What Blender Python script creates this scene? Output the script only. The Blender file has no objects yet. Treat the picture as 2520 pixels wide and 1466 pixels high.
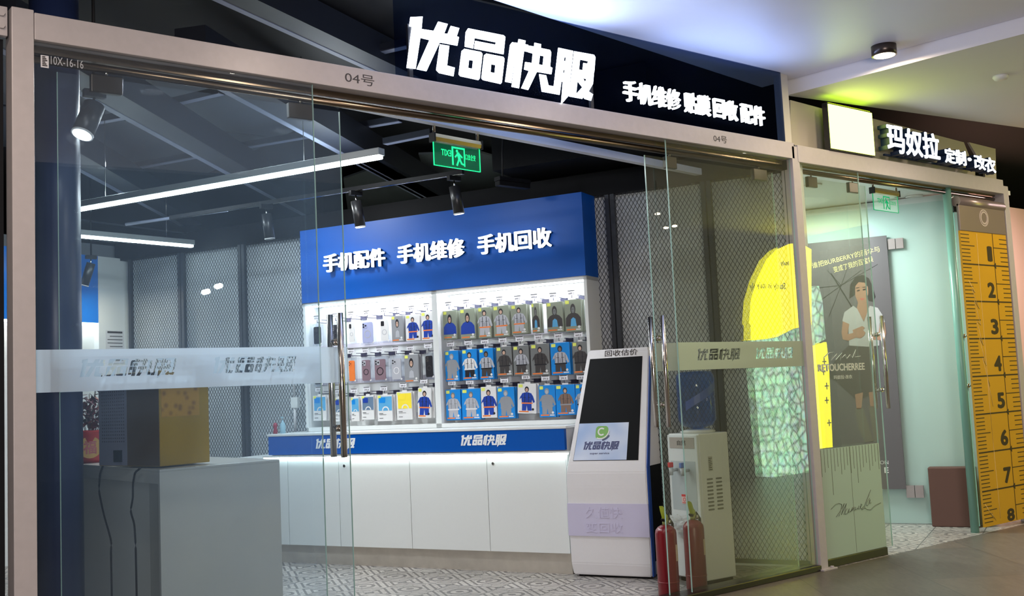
import bpy, bmesh, math, random
from mathutils import Matrix, Vector
random.seed(7)
SC = bpy.context.scene
COL = SC.collection

# ------------------------------------------------------------------ camera
F_PX, PITCH, ROLL, FAZ, CAZ = 2602.2, 0.0881845, -0.04633083, 0.66340367, -0.47834696
CAM = Vector((0.0, -4.779, 1.38))
def _rot():
    cp, sp, cr, sr = math.cos(PITCH), math.sin(PITCH), math.cos(ROLL), math.sin(ROLL)
    fwd = Vector((0, cp, sp)); up0 = Vector((0, -sp, cp)); rt0 = Vector((1, 0, 0))
    rt = cr*rt0 + sr*up0; up = -sr*rt0 + cr*up0
    m = Matrix((rt, up, -fwd)).transposed()
    return Matrix.Rotation(-FAZ, 3, 'Z') @ m
ROT = _rot()
cd = bpy.data.cameras.new('camera'); cam = bpy.data.objects.new('camera', cd); COL.objects.link(cam)
cd.sensor_width = 36.0; cd.lens = 36.0*F_PX/2520.0; cd.clip_start = 0.05; cd.clip_end = 200
cam.matrix_world = Matrix.Translation(CAM) @ ROT.to_4x4()
SC.camera = cam

# ------------------------------------------------------------------ world, exposure, large lights
W = bpy.data.worlds.new('world'); SC.world = W; W.use_nodes = True
W.node_tree.nodes['Background'].inputs[0].default_value = (0.30, 0.32, 0.38, 1)
W.node_tree.nodes['Background'].inputs[1].default_value = 0.10
SC.view_settings.view_transform = 'Standard'; SC.view_settings.look = 'None'
SC.view_settings.exposure = 0.0; SC.view_settings.gamma = 1.0; SC.view_settings.use_curve_mapping = False
SC.cycles.transparent_max_bounces = 24
SC.cycles.max_bounces = 8

def area(name, loc, rot, size, power, color, size_y=None, spread=None):
    l = bpy.data.lights.new(name, 'AREA'); l.energy = power; l.color = color
    l.shape = 'RECTANGLE' if size_y else 'DISK'; l.size = size
    if size_y: l.size_y = size_y
    if spread: l.spread = spread
    o = bpy.data.objects.new(name, l); COL.objects.link(o); o.location = loc
    o.rotation_euler = rot
    return o
R = math.radians
# warm mall downlights over the walkway in front of the shops
for i, (x, y, p) in enumerate([(0.4, -1.1, 20), (2.6, -1.08, 14), (4.8, -1.08, 16), (7.4, -1.08, 20), (9.6, -1.3, 32), (-1.0, -4.5, 40), (-0.6, -7.0, 50), (8.5, -6.5, 70)]):
    area('mall_downlight_lamp', (x, y, 3.40), (0, 0, 0), 0.20, p, (1.0, 0.80, 0.66))
area('soffit_fill_light', (-1.6, -8.0, 1.6), (R(118), 0, R(-30)), 2.4, 340, (0.96, 0.86, 0.84), 1.2)  # unseen fill light added to brighten the soffits from below
# white ceiling spots inside the phone shop
for x, y, p in ((3.3, 1.9, 20), (2.6, 3.6, 34), (3.6, 3.3, 34), (2.2, 1.4, 16)):
    area('shop_spot_lamp', (x, y, 3.30), (0, 0, 0), 0.14, p, (0.92, 0.97, 1.0))
area('ceiling_fill_uplight', (3.9, 2.3, 3.02), (R(180), 0, 0), 0.5, 9, (0.88, 0.97, 1.0))  # unseen uplight added to brighten the ceiling boards

# ------------------------------------------------------------------ pixel helpers: a ray of the photo onto a plane of the place
def ray(px, py): return ROT @ Vector((px-1260.0, -(py-733.0), -F_PX))
def hit(px, py, n, c):
    v = ray(px, py); n = Vector(n); return CAM + v*((c - n.dot(CAM))/n.dot(v))
def fy(px, py, y=0.0): return hit(px, py, (0, 1, 0), y)
def fz(px, py, z=0.0): return hit(px, py, (0, 0, 1), z)
CU = Vector((math.cos(CAZ-FAZ), math.sin(CAZ-FAZ), 0)); CN = Vector((-CU.y, CU.x, 0))
def CW(s, d, z): return CU*s + CN*d + Vector((0, 0, z))
def sd(px, py, d):                       # (s, z) on the counter-parallel plane at depth d
    X = hit(px, py, CN, d); return CU.dot(X), X.z
CM = Matrix(((CU.x, CN.x, 0, 0), (CU.y, CN.y, 0, 0), (0, 0, 1, 0), (0, 0, 0, 1)))   # counter frame -> world
I4 = Matrix.Identity(4)
def frame(origin, ux, uz=(0, 0, 1)):     # panel frame: X along ux, Y up, Z towards the viewer
    x = Vector(ux).normalized(); y = Vector(uz).normalized(); z = x.cross(y).normalized()
    m = Matrix((x, y, z)).transposed().to_4x4(); m.translation = Vector(origin); return m
def FP(x=0, y=0, z=0): return frame((x, y, z), (1, 0, 0))                  # facade panels
def CP(s=0, d=0, z=0): return frame(CW(s, d, z), CU)                       # counter wall panels

# ------------------------------------------------------------------ materials
MATS = {}
def pm(name, col, rough=0.5, metal=0.0, bump=None, var=0.0, spec=None, emit=None, estr=0.0, trans=0.0, coat=0.0, nscale=40.0):
    if name in MATS: return MATS[name]
    m = bpy.data.materials.new(name); m.use_nodes = True; nt = m.node_tree
    b = nt.nodes['Principled BSDF']
    b.inputs['Base Color'].default_value = (*col, 1); b.inputs['Roughness'].default_value = rough
    b.inputs['Metallic'].default_value = metal
    if spec is not None: b.inputs['Specular IOR Level'].default_value = spec
    if coat: b.inputs['Coat Weight'].default_value = coat; b.inputs['Coat Roughness'].default_value = 0.08
    if trans: b.inputs['Transmission Weight'].default_value = trans
    if emit: b.inputs['Emission Color'].default_value = (*emit, 1); b.inputs['Emission Strength'].default_value = estr
    if var or bump:
        tc = nt.nodes.new('ShaderNodeTexCoord'); n = nt.nodes.new('ShaderNodeTexNoise')
        n.inputs['Scale'].default_value = nscale; n.inputs['Detail'].default_value = 4
        nt.links.new(tc.outputs['Object'], n.inputs['Vector'])
        if var:
            mx = nt.nodes.new('ShaderNodeMixRGB'); mx.blend_type = 'MULTIPLY'; mx.inputs[0].default_value = 1
            mx.inputs[1].default_value = (*col, 1)
            rp = nt.nodes.new('ShaderNodeMapRange'); rp.inputs['To Min'].default_value = 1-var; rp.inputs['To Max'].default_value = 1+var*0.4
            nt.links.new(n.outputs['Fac'], rp.inputs['Value']); nt.links.new(rp.outputs[0], mx.inputs[2])
            nt.links.new(mx.outputs[0], b.inputs['Base Color'])
        if bump:
            bp = nt.nodes.new('ShaderNodeBump'); bp.inputs['Strength'].default_value = bump; bp.inputs['Distance'].default_value = 0.005
            nt.links.new(n.outputs['Fac'], bp.inputs['Height']); nt.links.new(bp.outputs[0], b.inputs['Normal'])
    MATS[name] = m; return m
def em(name, col, s):
    if name in MATS: return MATS[name]
    m = bpy.data.materials.new(name); m.use_nodes = True; nt = m.node_tree; nt.nodes.clear()
    o = nt.nodes.new('ShaderNodeOutputMaterial'); e = nt.nodes.new('ShaderNodeEmission')
    e.inputs[0].default_value = (*col, 1); e.inputs[1].default_value = s
    nt.links.new(e.outputs[0], o.inputs[0]); MATS[name] = m; return m
def glass(name, tint=(0.93, 0.97, 0.96), dust_haze=0.03, dust_haze_col=(0.8, 0.88, 0.95), ior=1.5, streak=False):
    if name in MATS: return MATS[name]
    m = bpy.data.materials.new(name); m.use_nodes = True; nt = m.node_tree; nt.nodes.clear(); L = nt.links.new
    o = nt.nodes.new('ShaderNodeOutputMaterial'); t = nt.nodes.new('ShaderNodeBsdfTransparent'); t.inputs[0].default_value = (*tint, 1)
    g = nt.nodes.new('ShaderNodeBsdfGlossy'); g.inputs['Roughness'].default_value = 0.0
    fr = nt.nodes.new('ShaderNodeFresnel'); fr.inputs[0].default_value = ior
    mx = nt.nodes.new('ShaderNodeMixShader'); geo = nt.nodes.new('ShaderNodeNewGeometry'); inv = nt.nodes.new('ShaderNodeMath'); inv.operation = 'SUBTRACT'; inv.inputs[0].default_value = 1.0; L(geo.outputs['Backfacing'], inv.inputs[1])
    mu = nt.nodes.new('ShaderNodeMath'); mu.operation = 'MULTIPLY'; L(fr.outputs[0], mu.inputs[0]); L(inv.outputs[0], mu.inputs[1])
    m18 = nt.nodes.new('ShaderNodeMath'); m18.operation = 'MULTIPLY'; m18.inputs[1].default_value = 1.8; m18.use_clamp = True; L(mu.outputs[0], m18.inputs[0])
    L(m18.outputs[0], mx.inputs[0]); L(t.outputs[0], mx.inputs[1]); L(g.outputs[0], mx.inputs[2])
    tr = nt.nodes.new('ShaderNodeBsdfTranslucent'); tr.inputs[0].default_value = (*dust_haze_col, 1)
    df = nt.nodes.new('ShaderNodeBsdfDiffuse'); df.inputs[0].default_value = (*dust_haze_col, 1)
    md = nt.nodes.new('ShaderNodeMixShader'); md.inputs[0].default_value = 0.25; L(tr.outputs[0], md.inputs[1]); L(df.outputs[0], md.inputs[2])
    m2 = nt.nodes.new('ShaderNodeMixShader'); L(mx.outputs[0], m2.inputs[1]); L(md.outputs[0], m2.inputs[2])
    m2.inputs[0].default_value = dust_haze
    if streak:
        tc = nt.nodes.new('ShaderNodeTexCoord'); n = nt.nodes.new('ShaderNodeTexNoise'); n.inputs['Scale'].default_value = 2.2; n.inputs['Detail'].default_value = 8
        L(tc.outputs['Object'], n.inputs['Vector'])
        r = nt.nodes.new('ShaderNodeMapRange'); r.inputs['From Min'].default_value = 0.3; r.inputs['From Max'].default_value = 0.75
        r.inputs['To Min'].default_value = dust_haze*0.6; r.inputs['To Max'].default_value = dust_haze*1.5
        L(n.outputs['Fac'], r.inputs['Value']); L(r.outputs[0], m2.inputs[0])
    L(m2.outputs[0], o.inputs[0]); MATS[name] = m; return m
def film(name, col, clear, tr_share=0.6):
    if name in MATS: return MATS[name]
    m = bpy.data.materials.new(name); m.use_nodes = True; nt = m.node_tree; nt.nodes.clear(); L = nt.links.new
    o = nt.nodes.new('ShaderNodeOutputMaterial'); t = nt.nodes.new('ShaderNodeBsdfTransparent')
    tr = nt.nodes.new('ShaderNodeBsdfTranslucent'); tr.inputs[0].default_value = (*col, 1)
    df = nt.nodes.new('ShaderNodeBsdfDiffuse'); df.inputs[0].default_value = (*col, 1)
    a = nt.nodes.new('ShaderNodeMixShader'); a.inputs[0].default_value = 1-tr_share; L(tr.outputs[0], a.inputs[1]); L(df.outputs[0], a.inputs[2])
    b = nt.nodes.new('ShaderNodeMixShader'); b.inputs[0].default_value = clear; L(a.outputs[0], b.inputs[1]); L(t.outputs[0], b.inputs[2])
    L(b.outputs[0], o.inputs[0]); MATS[name] = m; return m

WHITE = pm('white_paint', (0.78, 0.77, 0.76), 0.35, bump=0.08, var=0.06)
STEEL_WHITE = pm('white_painted_steel', (0.46, 0.425, 0.42), 0.38, bump=0.15, var=0.10, nscale=25)
LAM = pm('white_laminate', (0.71, 0.74, 0.735), 0.3, var=0.02)
LAM_EDGE = pm('grey_and_shaded_white', (0.55, 0.55, 0.56), 0.4)  # grey conduit; on the white counter end, its shade put into the colour
BLUE = pm('blue_panel', (0.001, 0.085, 0.42), 0.38, spec=0.3)
BLUE_L = pm('light_blue_panel', (0.005, 0.20, 0.75), 0.3)
BLACK = pm('black_paint', (0.006, 0.0065, 0.008), 0.55, var=0.2, spec=0.15)
DARK = pm('dark_ceiling_paint', (0.007, 0.0075, 0.009), 0.7, var=0.3, nscale=3)
BEAMC = pm('dark_blue_grey_steel', (0.014, 0.017, 0.026), 0.5, var=0.15)
GREYB = pm('grey_board', (0.16, 0.175, 0.19), 0.6, var=0.12, nscale=6)
GREYL = pm('pale_grey_strip', (0.26, 0.29, 0.40), 0.5)
MESHM = pm('charcoal_mesh_steel', (0.035, 0.040, 0.050), 0.45)
MESHB = pm('mesh_backing', (0.72, 0.77, 0.80), 0.7, var=0.08, nscale=4)
CHROME = pm('brushed_chrome', (0.62, 0.58, 0.54), 0.18, metal=1.0)
BRASS = pm('bronze_steel', (0.22, 0.17, 0.12), 0.25, metal=1.0)
KICK = pm('brushed_steel_plinth', (0.62, 0.57, 0.50), 0.4, metal=0.5, var=0.25, nscale=9)
CLAMP = pm('satin_clamp', (0.075, 0.07, 0.065), 0.3, metal=0.9)
RUB = pm('black_rubber', (0.01, 0.01, 0.01), 0.6)
SCREEN = pm('black_screen', (0.003, 0.003, 0.004), 0.45, spec=0.12)
GL = glass('clear_glass', dust_haze=0.012)
GLD = glass('dusty_glass', tint=(0.94, 0.97, 0.985), dust_haze=0.028, dust_haze_col=(0.52, 0.72, 0.98), streak=True)
GLR = glass('olive_glass', tint=(0.94, 0.95, 0.91), dust_haze=0.022, dust_haze_col=(0.75, 0.74, 0.5))
GLE = pm('glass_edge', (0.35, 0.55, 0.50), 0.15, emit=None)
FILM = film('frosted_film', (0.76, 0.89, 1.0), 0.10, 0.7)
FILM2 = film('frosted_film_reflection_tint', (0.62, 0.70, 0.50), 0.12, 0.5)  # same band film, with the olive reflection put into its colour
LETTER = em('letter_glow', (0.80, 0.88, 1.0), 8.0)
LETTER2 = em('small_letter_glow', (0.88, 0.94, 1.0), 2.6)
TUBE = em('led_tube', (0.90, 1.0, 0.97), 22.0)

# ------------------------------------------------------------------ mesh builder
class MB:
    def __init__(s): s.bm = bmesh.new(); s.mi = 0; s.M = I4.copy()
    def _take(s, b, M=None):
        M = s.M @ M if M is not None else s.M
        vm = {}
        for v in b.verts: vm[v] = s.bm.verts.new(M @ v.co)
        for f in b.faces:
            try:
                nf = s.bm.faces.new([vm[v] for v in f.verts]); nf.material_index = s.mi; nf.smooth = f.smooth
            except ValueError: pass
        b.free()
    def box(s, x0, x1, y0, y1, z0, z1, bev=0.0, M=None):
        b = bmesh.new(); bmesh.ops.create_cube(b, size=1)
        for v in b.verts: v.co = Vector(((x0+x1)/2+v.co.x*(x1-x0), (y0+y1)/2+v.co.y*(y1-y0), (z0+z1)/2+v.co.z*(z1-z0)))
        if bev: bmesh.ops.bevel(b, geom=b.edges[:], offset=bev, segments=2, affect='EDGES', profile=0.5)
        s._take(b, M); return s
    def hexa(s, bot, top):
        b = bmesh.new(); v = [b.verts.new(Vector(p)) for p in list(bot)+list(top)]; n = len(bot)
        b.faces.new(v[:n][::-1]); b.faces.new(v[n:])
        for i in range(n): b.faces.new((v[i], v[(i+1) % n], v[n+(i+1) % n], v[n+i]))
        s._take(b); return s
    def prism(s, pts, z0, z1, M=None, bev=0.0):       # polygon in local XY, extruded local z0..z1
        b = bmesh.new(); lo = [b.verts.new((p[0], p[1], z0)) for p in pts]; hi = [b.verts.new((p[0], p[1], z1)) for p in pts]; n = len(pts)
        b.faces.new(lo[::-1]); b.faces.new(hi)
        for i in range(n): b.faces.new((lo[i], lo[(i+1) % n], hi[(i+1) % n], hi[i]))
        bmesh.ops.recalc_face_normals(b, faces=b.faces[:])
        if bev: bmesh.ops.bevel(b, geom=b.edges[:], offset=bev, segments=2, affect='EDGES', profile=0.5)
        s._take(b, M); return s
    def cyl(s, p0, p1, r, r2=None, seg=20, cap=True):
        p0, p1 = Vector(p0), Vector(p1); d = p1-p0; r2 = r if r2 is None else r2
        q = d.to_track_quat('Z', 'Y').to_matrix()
        b = bmesh.new(); A = []; B = []
        for i in range(seg):
            a = 2*math.pi*i/seg; e = Vector((math.cos(a), math.sin(a), 0))
            A.append(b.verts.new(p0+q @ (e*r))); B.append(b.verts.new(p1+q @ (e*r2)))
        for i in range(seg):
            f = b.faces.new((A[i], A[(i+1) % seg], B[(i+1) % seg], B[i])); f.smooth = True
        if cap: b.faces.new(A[::-1]); b.faces.new(B)
        s._take(b); return s
    def lathe(s, prof, o=(0, 0, 0), seg=28):
        b = bmesh.new(); o = Vector(o); rings = []
        for r, z in prof: rings.append([b.verts.new(o+Vector((max(r, 1e-4)*math.cos(2*math.pi*i/seg), max(r, 1e-4)*math.sin(2*math.pi*i/seg), z))) for i in range(seg)])
        for k in range(len(prof)-1):
            for i in range(seg):
                f = b.faces.new((rings[k][i], rings[k][(i+1) % seg], rings[k+1][(i+1) % seg], rings[k+1][i])); f.smooth = True
        b.faces.new(rings[0][::-1]); b.faces.new(rings[-1]); s._take(b); return s
    def tube(s, pts, r, seg=8):
        pts = [Vector(p) for p in pts]; b = bmesh.new(); rings = []
        for i, p in enumerate(pts):
            d = (pts[min(i+1, len(pts)-1)]-pts[max(i-1, 0)]).normalized(); q = d.to_track_quat('Z', 'Y').to_matrix()
            rings.append([b.verts.new(p+q @ Vector((r*math.cos(2*math.pi*k/seg), r*math.sin(2*math.pi*k/seg), 0))) for k in range(seg)])
        for k in range(len(pts)-1):
            for i in range(seg):
                f = b.faces.new((rings[k][i], rings[k][(i+1) % seg], rings[k+1][(i+1) % seg], rings[k+1][i])); f.smooth = True
        b.faces.new(rings[0][::-1]); b.faces.new(rings[-1]); s._take(b); return s
    def ball(s, c, rx, ry, rz, u=14, v=9):
        b = bmesh.new(); bmesh.ops.create_uvsphere(b, u_segments=u, v_segments=v, radius=1)
        for q in b.verts: q.co = Vector((c[0]+q.co.x*rx, c[1]+q.co.y*ry, c[2]+q.co.z*rz))
        for f in b.faces: f.smooth = True
        s._take(b); return s
    def mesh(s, me, M=None):
        b = bmesh.new(); b.from_mesh(me); s._take(b, M); return s
    def mat(s, i): s.mi = i; return s

def tag(o, label=None, cat=None, group=None, kind=None):
    if label: o['label'] = label
    if cat: o['category'] = cat
    if group: o['group'] = group
    if kind: o['kind'] = kind
    return o
def obj(name, mb, mats, parent=None, recentre=True):
    me = bpy.data.meshes.new(name)
    bm = mb.bm; bmesh.ops.recalc_face_normals(bm, faces=bm.faces[:])
    loc = Vector((0, 0, 0))
    if parent is not None:
        bm.transform(world_of(parent).inverted())
    elif recentre and bm.verts:
        xs = [v.co.x for v in bm.verts]; ys = [v.co.y for v in bm.verts]; zs = [v.co.z for v in bm.verts]
        loc = Vector(((min(xs)+max(xs))/2, (min(ys)+max(ys))/2, min(zs)))
        bm.transform(Matrix.Translation(-loc))
    bm.to_mesh(me); bm.free()
    for m in (mats if isinstance(mats, (list, tuple)) else [mats]): me.materials.append(m)
    o = bpy.data.objects.new(name, me); COL.objects.link(o); o.location = loc
    if parent is not None: o.parent = parent
    return o
def world_of(o):
    m = Matrix.LocRotScale(o.location, o.rotation_euler, o.scale)
    return world_of(o.parent) @ m if o.parent else m
def thing(name, label, cat, loc, rz=0.0, group=None, kind=None):
    o = bpy.data.objects.new(name, None); COL.objects.link(o); o.location = loc; o.rotation_euler = (0, 0, rz)
    o.empty_display_size = 0.1
    return tag(o, label, cat, group, kind)
def struct(name, mb, mats, parent=None, label=None):
    o = obj(name, mb, mats, parent)
    if parent is None: o['kind'] = 'structure'
    if label: o['label'] = label
    return o
def copy_tree(o, parent=None):
    c = o.copy(); COL.objects.link(c)
    if parent is not None: c.parent = parent
    for ch in list(o.children): copy_tree(ch, c)
    return c
CRZ = CAZ-FAZ

# ------------------------------------------------------------------ lettering
def curve_mesh(polys, extrude):
    cu = bpy.data.curves.new('outline', 'CURVE'); cu.dimensions = '2D'; cu.fill_mode = 'BOTH'; cu.extrude = extrude
    for P in polys:
        sp = cu.splines.new('POLY'); sp.points.add(len(P)-1); sp.use_cyclic_u = True
        for q, p in zip(sp.points, P): q.co = (p[0], p[1], 0, 1)
    o = bpy.data.objects.new('outline', cu); COL.objects.link(o)
    me = bpy.data.meshes.new_from_object(o.evaluated_get(bpy.context.evaluated_depsgraph_get()))
    bpy.data.objects.remove(o); bpy.data.curves.remove(cu); return me
_TC = {}
def text_mesh(body, size=1.0, extrude=0.002, offset=0.0, shear=0.0, align='CENTER', sx=1.0):
    k = (body, size, extrude, offset, shear, align, sx)
    if k in _TC: return _TC[k]
    cu = bpy.data.curves.new('text', 'FONT'); cu.body = body; cu.size = size; cu.extrude = extrude; cu.offset = offset
    cu.shear = shear; cu.align_x = align; cu.align_y = 'CENTER'; cu.resolution_u = 3
    o = bpy.data.objects.new('text', cu); COL.objects.link(o)
    me = bpy.data.meshes.new_from_object(o.evaluated_get(bpy.context.evaluated_depsgraph_get()))
    bpy.data.objects.remove(o); bpy.data.curves.remove(cu)
    if sx != 1.0: me.transform(Matrix.Scale(sx, 4, (1, 0, 0)))
    _TC[k] = me; return me
def fit_text(mb, body, M, x0, x1, z0, z1, extrude=0.002, offset=0.0, mirror=False):
    """lettering filling the rectangle x0..x1, z0..z1 of panel frame M"""
    me = text_mesh(body, 1.0, 0.0, 0.0).copy()
    xs = [v.co.x for v in me.vertices]; ys = [v.co.y for v in me.vertices]
    if not xs: return
    b = bmesh.new(); b.from_mesh(me)
    kx = (x1-x0)/(max(xs)-min(xs)); ky = (z1-z0)/(max(ys)-min(ys))
    for v in b.verts:
        X = (v.co.x-min(xs))*kx
        v.co = Vector((x1-X if mirror else x0+X, z0+(v.co.y-min(ys))*ky, 0))
    bmesh.ops.remove_doubles(b, verts=b.verts[:], dist=1e-6)
    if offset > 0:                       # heavier strokes: overlapping shifted copies
        rx, ry = offset*abs(kx), offset*abs(ky); src = [f for f in b.faces]; cx, cy = (x0+x1)/2, (z0+z1)/2
        base = [[v.co.copy() for v in f.verts] for f in src]; bmesh.ops.delete(b, geom=b.verts[:], context='VERTS')
        qx = (x1-x0-2*rx)/(x1-x0); qy = (z1-z0-2*ry)/(z1-z0); idx = {}
        for i in range(8):
            dx, dy = rx*math.cos(i*math.pi/4), ry*math.sin(i*math.pi/4); vm = {}
            for f in base:
                vs = []
                for p in f:
                    k = (round(p.x, 6), round(p.y, 6))
                    if k not in vm: vm[k] = b.verts.new((cx+(p.x-cx)*qx+dx, cy+(p.y-cy)*qy+dy, i*1e-5))
                    if vm[k] not in vs: vs.append(vm[k])
                if len(vs) > 2:
                    try: b.faces.new(vs)
                    except ValueError: pass
    if extrude:
        r = bmesh.ops.extrude_face_region(b, geom=b.faces[:])
        for v in r['geom']:
            if isinstance(v, bmesh.types.BMVert): v.co.z += extrude
    mb._take(b, M); bpy.data.meshes.remove(me)

# the shop logo: outlines of its four characters
LOGO_PX = {
 'you': [[(487,163),(612,158),(600,300),(540,698),(448,688),(503,262),(476,256)],
         [(775,210),(872,235),(836,333),(872,338),(905,255),(992,278),(965,362),(988,372),(972,458),(790,425),(652,722),(552,702),(685,400),(595,378),(608,288),(728,306)],
         [(792,445),(888,462),(865,665),(945,688),(932,775),(785,742),(755,710),(765,640)]],
 'pin': [[(1085,280),(1450,352),(1468,370),(1450,548),(1148,490),(1158,410),(1365,450),(1375,425),(1150,378),(1135,488),(1050,468),(1060,320)],
         [(1045,492),(1215,525),(1232,545),(1203,800),(1190,815),(1005,775),(988,755),(1018,515)], [(1092,605),(1137,613),(1128,700),(1083,690)],
         [(1272,542),(1445,575),(1460,595),(1432,840),(1420,855),(1240,815),(1223,795),(1250,560)], [(1322,650),(1368,660),(1360,745),(1315,735)]],
 'kuai': [[(1540,425),(1600,432),(1608,392),(1678,408),(1672,445),(1705,452),(1697,522),(1662,515),(1610,900),(1535,885),(1586,515),(1578,515),(1530,845),(1468,832),(1520,450)],
          [(1712,460),(1768,470),(1772,430),(1838,445),(1835,485),(1930,505),(1942,530),(1932,680),(1955,690),(1945,755),(1795,730),(1705,918),(1635,900),(1715,720),(1665,705),(1675,630),(1745,640),(1755,540),(1703,525)], [(1825,560),(1868,568),(1858,662),(1815,655)]],
 'fu': [[(1820,755),(1890,768),(1915,872),(1972,882),(2018,482),(2170,515),(2122,980),(2048,1065),(2065,835),(2048,832),(2030,968),(1848,935)], [(2080,578),(2098,582),(2092,622),(2073,618)], [(2070,708),(2085,712),(2080,745),(2064,740)],
        [(2182,518),(2385,555),(2400,580),(2388,735),(2270,712),(2278,640),(2320,648),(2328,622),(2240,602),(2230,708),(2385,738),(2375,855),(2330,935),(2375,965),(2355,1030),(2290,1010),(2275,985),(2265,1010),(2130,985)], [(2215,825),(2268,890),(2200,965)], [(2270,795),(2310,805),(2295,840)]]}
LOGO = {}
for k, ps in LOGO_PX.items():
    LOGO[k] = [[(lambda X: (X.x, X.z))(fy(900+a/4.2, b/4.2, -0.03)) for a, b in p] for p in ps]
_lx = [p[0] for ps in LOGO.values() for q in ps for p in q]; _lz = [p[1] for ps in LOGO.values() for q in ps for p in q]
LX0, LX1, LZ0, LZ1 = min(_lx), max(_lx), min(_lz), max(_lz)
def logo_polys(x0, w, z0, h):
    kx = w/(LX1-LX0); kz = h/(LZ1-LZ0)
    return [[(x0+(a-LX0)*kx, z0+(b-LZ0)*kz) for a, b in q] for ps in LOGO.values() for q in ps]

# ------------------------------------------------------------------ floors
def floor_mall_mat():
    m = bpy.data.materials.new('mall_floor_tile'); m.use_nodes = True; nt = m.node_tree; L = nt.links.new; b = nt.nodes['Principled BSDF']
    tc = nt.nodes.new('ShaderNodeTexCoord'); mp = nt.nodes.new('ShaderNodeMapping'); mp.inputs['Rotation'].default_value = (0, 0, R(-52)); mp.inputs['Location'].default_value = (0.35, 0.2, 0)
    L(tc.outputs['Object'], mp.inputs[0])
    br = nt.nodes.new('ShaderNodeTexBrick'); br.offset = 0.5; br.inputs['Scale'].default_value = 1.0
    br.inputs['Brick Width'].default_value = 1.2; br.inputs['Row Height'].default_value = 0.8; br.inputs['Mortar Size'].default_value = 0.004
    br.inputs['Color1'].default_value = (0.105, 0.096, 0.083, 1); br.inputs['Color2'].default_value = (0.135, 0.115, 0.095, 1); br.inputs['Mortar'].default_value = (0.06, 0.055, 0.05, 1)
    L(mp.outputs[0], br.inputs['Vector'])
    n = nt.nodes.new('ShaderNodeTexNoise'); n.inputs['Scale'].default_value = 5; n.inputs['Detail'].default_value = 9; n.inputs['Distortion'].default_value = 1.5
    mp2 = nt.nodes.new('ShaderNodeMapping'); mp2.inputs['Scale'].default_value = (1, 3.5, 1); L(mp.outputs[0], mp2.inputs[0]); L(mp2.outputs[0], n.inputs['Vector'])
    mx = nt.nodes.new('ShaderNodeMixRGB'); mx.blend_type = 'MULTIPLY'; mx.inputs[0].default_value = 1; r = nt.nodes.new('ShaderNodeMapRange')
    r.inputs['To Min'].default_value = 0.55; r.inputs['To Max'].default_value = 1.35; L(n.outputs['Fac'], r.inputs['Value']); L(br.outputs[0], mx.inputs[1]); L(r.outputs[0], mx.inputs[2])
    L(mx.outputs[0], b.inputs['Base Color']); b.inputs['Roughness'].default_value = 0.38
    return m
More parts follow.
